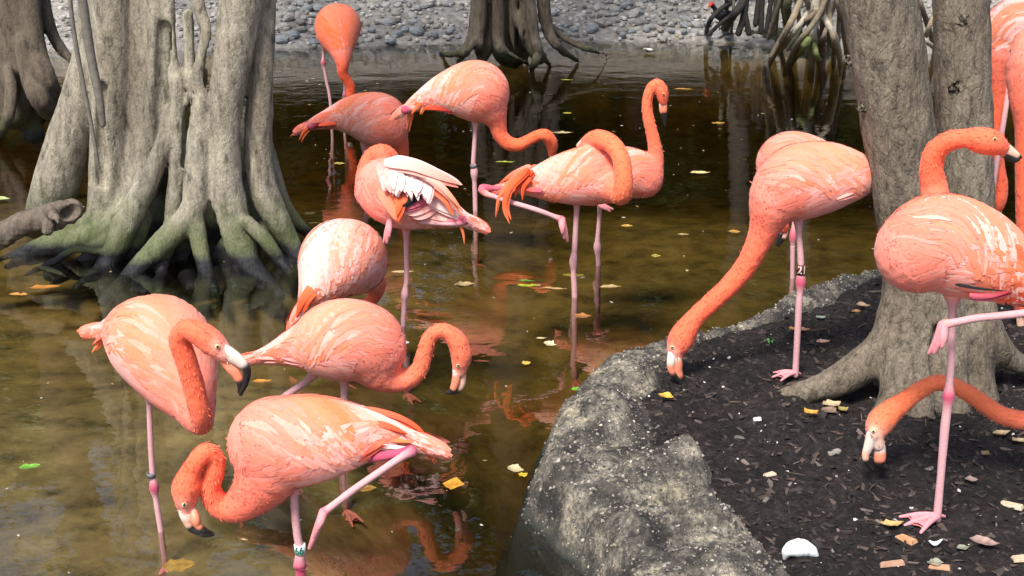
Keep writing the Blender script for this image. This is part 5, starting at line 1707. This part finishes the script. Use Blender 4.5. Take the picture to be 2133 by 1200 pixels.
YEL, GRN, ORL, TNL, PAL, BRN = (.62, .46, .07), (.18, .42, .05), (.55, .24, .04), (.42, .27, .10), (.60, .50, .28), (.24, .12, .05)
FL = 'leaves floating on the pond'
for lab, x, y, L, wd, ang, c, kw in [
    ('broad yellow brown leaf under the water at bottom left', 372, 1178, 66, 30, 12, (.6, .36, .06), dict(under=.03, curl=.02)),
    ('bright green leaf floating at far left of the pond', 62, 974, 46, 12, 25, GRN, {}),
    ('orange leaf floating under the black bill tip of the left bird', 545, 796, 40, 9, 5, ORL, {}),
    ('bright orange leaf floating beside the tail reflection of the banded bird', 945, 1011, 46, 22, -10, (.7, .33, .04), {}),
    ('curled pale yellow leaf floating closest to the front of the rock edging', 1074, 982, 38, 16, -30, PAL, dict(curl=.4)),
    ('small bright yellow leaf touching the curled pale one', 1090, 990, 22, 10, 40, (.72, .5, .04), {}),
    ('cream leaf floating alone above the dark bird reflection', 1146, 720, 30, 13, -28, (.7, .6, .36), dict(curl=.35)),
    ('slim pale leaf next to the cream leaf', 1127, 706, 24, 5, 5, PAL, {}),
    ('short yellow leaf floating beside the dark reflection left of the rock edging', 1096, 757, 20, 11, 25, (.68, .48, .1), {}),
    ('small vivid green leaf touching the rock edging', 1201, 812, 22, 9, 0, (.15, .5, .04), {}),
    ('yellow green leaf floating nearest the viewer of the green pair', 1098, 597, 44, 9, 4, (.42, .5, .03), {}),
    ('slim green leaf just behind the yellow green one', 1096, 587, 36, 5, -3, (.16, .35, .06), {}),
    ('thin tan leaf floating right of the two green leaves', 1153, 604, 54, 6, -3, TNL, {}),
    ('crumpled tan leaf floating left of the two green leaves', 968, 599, 46, 14, 15, (.5, .36, .16), dict(curl=.4)),
    ('yellow leaf lying at the foot of the centre bird', 1194, 576, 46, 14, 0, (.66, .5, .06), {}),
    ('tan leaf floating at the foot of the upright bird', 1270, 600, 48, 9, 6, (.5, .36, .16), {}),
    ('large pale yellow leaf floating right of the upright bird', 1458, 362, 44, 11, 8, (.66, .52, .24), {}),
    ('flat tan leaf floating by the head of the dipping bird', 1172, 279, 46, 9, 0, (.52, .42, .2), {}),
    ('brown leaf floating on the reflection left of the rock edging', 1213, 660, 40, 13, 4, (.42, .18, .06), {}),
    ('orange leaf on the dark water under the dark mangrove', 1495, 258, 28, 10, 2, (.6, .32, .06), {}),
    ('orange leaf floating far off below the tan stick', 1424, 188, 40, 7, 0, (.55, .3, .07), {}),
    ('pale green leaf at the left edge above the rotten log', 2, 416, 40, 12, 0, (.42, .5, .2), {}),
    ('orange brown leaf floating before the roots at far left', 92, 602, 66, 13, 10, (.42, .17, .03), {}),
    ('small orange leaf at the left edge beside the longer orange one', 40, 616, 46, 8, -5, (.5, .24, .05), {}),
    ('small yellow leaf between the big tree and the far left trunk', 76, 398, 16, 9, -40, (.66, .45, .12), dict(curl=.4)),
    ('amber leaf floating under the lifted leg of the banded bird', 762, 1020, 44, 16, 6, (.52, .28, .06), dict(under=.01)),
    ('pale slim leaf beside the preening bird leg', 838, 569, 48, 8, 6, (.55, .42, .2), {}),
    ('yellow leaf floating below the tail of the hidden head bird', 707, 342, 24, 9, 0, (.58, .46, .12), {}),
    ('brownish yellow leaf floating left of the preening bird', 646, 446, 26, 9, 0, (.5, .38, .08), {}),
    ('thin yellow leaf just below the brownish yellow one', 655, 466, 26, 5, 20, (.55, .4, .08), {}),
    ('thin lime leaf floating before the dipping bird', 1052, 340, 44, 5, 3, (.42, .46, .06), {}),
    ('yellow leaf pair member floating left of the upright neck', 1182, 237, 20, 8, 0, (.6, .52, .06), {}),
    ('slim orange leaf floating below the long feeding neck', 1530, 484, 26, 10, 0, (.55, .28, .06), {}),
    ('pale bar shaped leaf floating right of the upright bird legs', 1424, 490, 26, 6, 0, (.6, .46, .2), {}),
    ('yellow leaf floating further right of the upright bird legs', 1366, 534, 20, 10, 0, (.6, .46, .08), {}),
    ('orange leaf floating right of the folded pink foot', 1306, 472, 26, 8, -10, (.6, .36, .08), {}),
    ('lime leaf floating by the roots of the fluted far trunk', 1180, 168, 26, 5, 0, (.5, .5, .1), {}),
    ('white curved leaf floating before the far bank', 1350, 110, 34, 8, -40, (.75, .72, .66), dict(curl=.5, bend=.5)),
    ('tiny white petal floating by the preening bird foot', 838, 718, 30, 12, 10, (.5, .48, .44), dict(curl=.3)),
]:
    leaf('floating_leaf', lab, 'leaf', x, y, L, wd, ang, c, True, group=FL, **kw)

FS = 'fallen leaves on the soil'
for lab, x, y, L, wd, ang, c, kw in [
    ('curled yellow leaf on the soil near the feeding bird bill', 1388, 833, 36, 15, -32, (.66, .42, .07), dict(curl=.5)),
    ('orange yellow leaf on the soil in front of the left tree root', 1690, 868, 34, 16, 28, (.7, .4, .07), dict(curl=.4)),
    ('cream curled leaf, front of the pile by the left tree root', 1732, 846, 44, 18, 22, (.6, .46, .28), dict(curl=.45)),
    ('pinkish leaf, back of the pile by the left tree root', 1724, 830, 46, 13, 5, (.5, .34, .24), dict(curl=.35)),
    ('olive yellow leaf, right of the pile by the left tree root', 1757, 855, 26, 12, 30, (.45, .36, .1), dict(curl=.4)),
    ('brown leaf under the pile by the left tree root', 1727, 862, 34, 18, -50, (.3, .2, .14), dict(curl=.35)),
    ('yellow leaf just left of the pink webbed foot', 1856, 1097, 54, 14, 8, (.68, .46, .18), dict(curl=.3)),
    ('peach leaf lying between the feeding bird leg and the trunk', 1713, 722, 34, 11, 15, (.55, .36, .26), dict(curl=.4)),
    ('orange leaf beside the thin pink leg', 1652, 694, 24, 11, 35, (.55, .3, .08), dict(curl=.4)),
    ('brown leaf behind the thin pink leg', 1674, 688, 26, 14, -10, (.42, .24, .13), dict(curl=.4)),
    ('peach leaf on the soil left of the trunk', 1797, 642, 30, 13, -10, (.55, .36, .24), dict(curl=.5)),
    ('orange leaf touching the peach leaf left of the trunk', 1782, 658, 20, 12, 20, (.52, .28, .12), dict(curl=.4)),
    ('yellow rolled leaf on the narrow rock edging', 1712, 628, 26, 14, 60, (.62, .54, .24), dict(curl=.5)),
    ('pale green leaf on the soil behind the thin pink leg', 1710, 664, 24, 9, 15, (.3, .42, .3), dict(curl=.3)),
    ('pale leaf at the right edge under the arched neck', 2085, 908, 44, 14, 15, (.62, .46, .25), dict(curl=.4)),
    ('cream leaf at the right edge below the arched neck', 2122, 925, 34, 14, 25, (.62, .46, .28), dict(curl=.4)),
    ('tan leaf standing on edge right of the standing leg', 2022, 1005, 28, 14, 80, (.4, .3, .26), dict(curl=.4)),
    ('olive leaf at the bottom edge of the soil', 1948, 1178, 34, 17, -10, (.32, .33, .24), dict(curl=.3)),
    ('brown bark coloured leaf at the bottom right', 2050, 1138, 60, 20, -14, (.42, .28, .24), dict(curl=.25)),
    ('ochre leaf right of the arched neck on the soil', 2052, 950, 26, 12, 40, (.5, .35, .16), dict(curl=.4)),
    ('grey green leaf beside the brown bark coloured leaf', 2005, 1142, 28, 12, 10, (.34, .36, .26), dict(curl=.3)),
]:
    leaf('fallen_leaf', lab, 'leaf', x, y, L, wd, ang, c, False, group=FS, **kw)


def chip(lab, x, y, L, wd, ang, c):
    p = G(x, y, .12)
    z = soil_at(p[0], p[1])
    sc = p[1] / ray(x, y)[1] / FPX
    a, b, h = L * sc / 2, wd * sc / 2, .006
    V = np.array([[-a, -b * .8, 0], [a * .9, -b, 0], [a, b * .7, 0], [-a * .8, b, 0], [-a * .95, -b * .6, h], [a * .8, -b * .8, h * 1.6], [a * .85, b * .5, h * 1.4], [-a * .7, b * .8, h]])
    ca, sa = math.cos(math.radians(ang)), math.sin(math.radians(ang))
    V[:, :2] = V[:, :2] @ np.array([[ca, sa], [-sa, ca]])
    g = Geo()
    o_ = np.array([p[0], p[1], z + .001])
    g.add(V + o_, [[[0, 3, 2, 1], [4, 5, 6, 7], [0, 1, 5, 4], [1, 2, 6, 5], [2, 3, 7, 6], [3, 0, 4, 7]]], np.array(c))
    tag(g.obj('wood_chip', M_CHIP, origin=o_, smooth=False), lab, 'wood chip', 'wood chips on the soil')


for a in [('orange wood chip right below the pink webbed foot', 1888, 1126, 44, 26, -45, (.5, .27, .14)), ('long pinkish wood chip at the bottom of the soil', 1858, 1171, 58, 18, 12, (.45, .26, .18)),
          ('pale wood piece at the right edge near the foot', 2107, 1044, 52, 24, -28, (.55, .46, .33)), ('cream wood chip on the open soil', 1604, 983, 26, 20, 30, (.55, .46, .33)),
          ('orange wood chip at the bottom right of the soil', 1958, 1172, 46, 18, -12, (.52, .29, .17)), ('pale wood chip in the bottom right corner', 2125, 1172, 40, 24, 10, (.55, .42, .28)),
          ('white fleck of wood by the left root tip', 1577, 872, 18, 11, 10, (.7, .68, .64)), ('brown wood chip on the soil by the rock edging', 1450, 992, 36, 15, -10, (.2, .15, .12)),
          ('grey wood chip in the middle of the soil', 1738, 930, 34, 16, 30, (.3, .27, .24))]:
    chip(*a)

# white broken shell and a small white splinter
for lab, pts, r in (('broken white shell lying on the soil at bottom right', [(1634, 1164), (1642, 1148), (1664, 1141), (1688, 1147), (1704, 1163)], [4, 15, 21, 15, 4]),
                    ('small white shell splinter right of the orange wood chip', [(1936, 1127), (1948, 1133), (1962, 1124)], [2, 5, 2])):
    P = []
    for x, y in pts:
        q = G(x, 1158 if r[0] == 4 else y, .12)
        q = W(x, y, q[1])
        P.append(q)
    sc = P[0][1] / FPX * 1.05
    g = Geo()
    tube(g, P, np.array(r) * sc, np.array([.80, .84, .82]), 12, 6, jit=.12)
    tag(g.obj('shell', M_SHELL, origin=P[0]), lab, 'shell')

# tiny sprout
p = G(1602, 716, .12)
p[2] = soil_at(p[0], p[1])
t = empty('sprout', p, 'tiny green sprout growing in the dark soil left of the thin pink leg', 'plant')
for a in range(4):
    g = Geo()
    d = np.array([math.cos(a * 1.7), math.sin(a * 1.7), 0])
    Q = np.array([p, p + d * .006 + [0, 0, .014], p + d * .014 + [0, 0, .02], p + d * .022 + [0, 0, .016]])
    strips(g, Q[None], np.tile(np.array([[[0, 0, 1.0]]]), (1, 4, 1)), np.array([[.001, .0035, .004, .001]]), np.tile(np.array([[[.08, .25, .05]]]), (1, 4, 1)))
    g.obj('leaf', M_FOL, t)

# mulch: thousands of shards lying in the soil
def shards(n, smin, smax, cols, zoff, inside, seedz=0):
    P = []
    while sum(len(q) for q in P) < n:
        xy = np.stack([-.2 + 2.6 * rng.random(n), 2.5 + 3.2 * rng.random(n)], -1)
        P.append(xy[inside(xy[:, 0], xy[:, 1])])
    return np.vstack(P)[:n]


def shard_field(name, n, smin, smax, cols, hfun, inside, mat, asp=.45, thick=.3, tilt=.35, sink=.0):
    xy = shards(n, smin, smax, cols, 0, inside)
    z = hfun(xy[:, 0], xy[:, 1]) + sink
    s = smin + (smax - smin) * rng.random(n) ** 2.5
    a = rng.random(n) * 2 * math.pi
    nz = unit(np.stack([rng.normal(size=n) * tilt, rng.normal(size=n) * tilt, np.ones(n)], -1))
    d = unit(np.cross(nz, np.stack([np.cos(a), np.sin(a), 0 * a], -1)))
    q = np.cross(nz, d)
    C = np.stack([xy[:, 0], xy[:, 1], z], -1)
    box = np.array([[-1, -1, -1], [1, -.7, -1], [.8, 1, -1], [-.9, .8, -1], [-.9, -.8, 1], [.8, -.6, 1], [.7, .8, 1], [-.7, .7, 1]], float)
    bx = box[None] * (1 + .35 * rng.normal(size=(n, 8, 3)))
    V = C[:, None] + s[:, None, None] * (bx[..., 0:1] * d[:, None] + bx[..., 1:2] * asp * q[:, None] + bx[..., 2:3] * thick * .35 * nz[:, None])
    fb = np.array([[4, 5, 6, 7], [0, 1, 5, 4], [1, 2, 6, 5], [2, 3, 7, 6], [3, 0, 4, 7]])
    F = (fb[None] + (np.arange(n) * 8)[:, None, None]).reshape(-1, 4)
    cc = np.array(cols)[rng.integers(0, len(cols), n)] * (.6 + .8 * rng.random(n))[:, None]
    g = Geo()
    g.add(V.reshape(-1, 3), [F], np.repeat(cc, 8, axis=0))
    return tag(g.obj(name, mat, origin=np.array([1.0, 3.5, .1]), smooth=False), kind='stuff')


def soil_in(x, y):
    return sdist(x, y, INNP) > .0


def edge_in(x, y):
    return (sdist(x, y, OUTP) > .012) & (sdist(x, y, INNP) < .02)


def front_in(x, y):
    return soil_in(x, y) & (rng.random(len(x)) < np.clip((4.4 - y) / 1.6, .1, 1))


shard_field('mulch', 9000, .004, .017, [(.035, .028, .025), (.05, .038, .032), (.025, .02, .02), (.07, .05, .042), (.018, .015, .016)], soil_h, soil_in, M_CHIP)
shard_field('mulch_flakes', 650, .004, .017, [(.08, .062, .055), (.14, .105, .09), (.055, .045, .042), (.13, .115, .10), (.08, .052, .04)], soil_h, front_in, M_CHIP, asp=.4, tilt=.25, sink=.003)
shard_field('twigs', 130, .012, .035, [(.06, .045, .035), (.10, .075, .055), (.035, .028, .024), (.16, .12, .09)], soil_h, soil_in, M_CHIP, asp=.07, thick=.25, tilt=.2, sink=.004)
shard_field('white_grit', 260, .0015, .005, [(.6, .58, .55), (.45, .42, .38)], soil_h, soil_in, M_SHELL, asp=.8, thick=1.2, sink=.003)
shard_field('edging_grit', 4600, .0015, .0048, [(.28, .255, .22), (.36, .33, .28), (.18, .165, .15), (.09, .085, .08), (.24, .21, .16)], edge_h, edge_in, M_STONE, asp=.85, thick=1.6, sink=.001)

# specks of floating debris
n = 260
xy = np.stack([-2.4 + 4.2 * rng.random(n), 2.6 + 7.5 * rng.random(n) ** 1.1], -1)
xy = xy[sdist(xy[:, 0], xy[:, 1], OUTP) < -.03]
n = len(xy)
s_ = (.0025 + .0075 * rng.random(n) ** 3) * (1 + xy[:, 1] / 8)
an = rng.random(n) * 6.28
d = np.stack([np.cos(an), np.sin(an), 0 * an], -1) * s_[:, None]
q = np.stack([-np.sin(an), np.cos(an), 0 * an], -1) * (s_ * (.3 + .6 * rng.random(n)))[:, None]
C = np.stack([xy[:, 0], xy[:, 1], np.full(n, .003)], -1)
V = np.stack([C - d, C + q, C + d, C - q, C + [0, 0, .0025]], 1).reshape(-1, 3)
f = (np.array([[0, 1, 4], [1, 2, 4], [2, 3, 4], [3, 0, 4]])[None] + (np.arange(n) * 5)[:, None, None]).reshape(-1, 3)
cc = np.array([(.36, .29, .16), (.42, .38, .28), (.28, .18, .07), (.5, .47, .42), (.15, .10, .05)])[rng.integers(0, 5, n)]
g = Geo()
g.add(V, [f], np.repeat(cc, 5, axis=0))
tag(g.obj('floating_debris', M_CHIP, origin=np.array([0, 5, 0.]), smooth=False), kind='stuff')
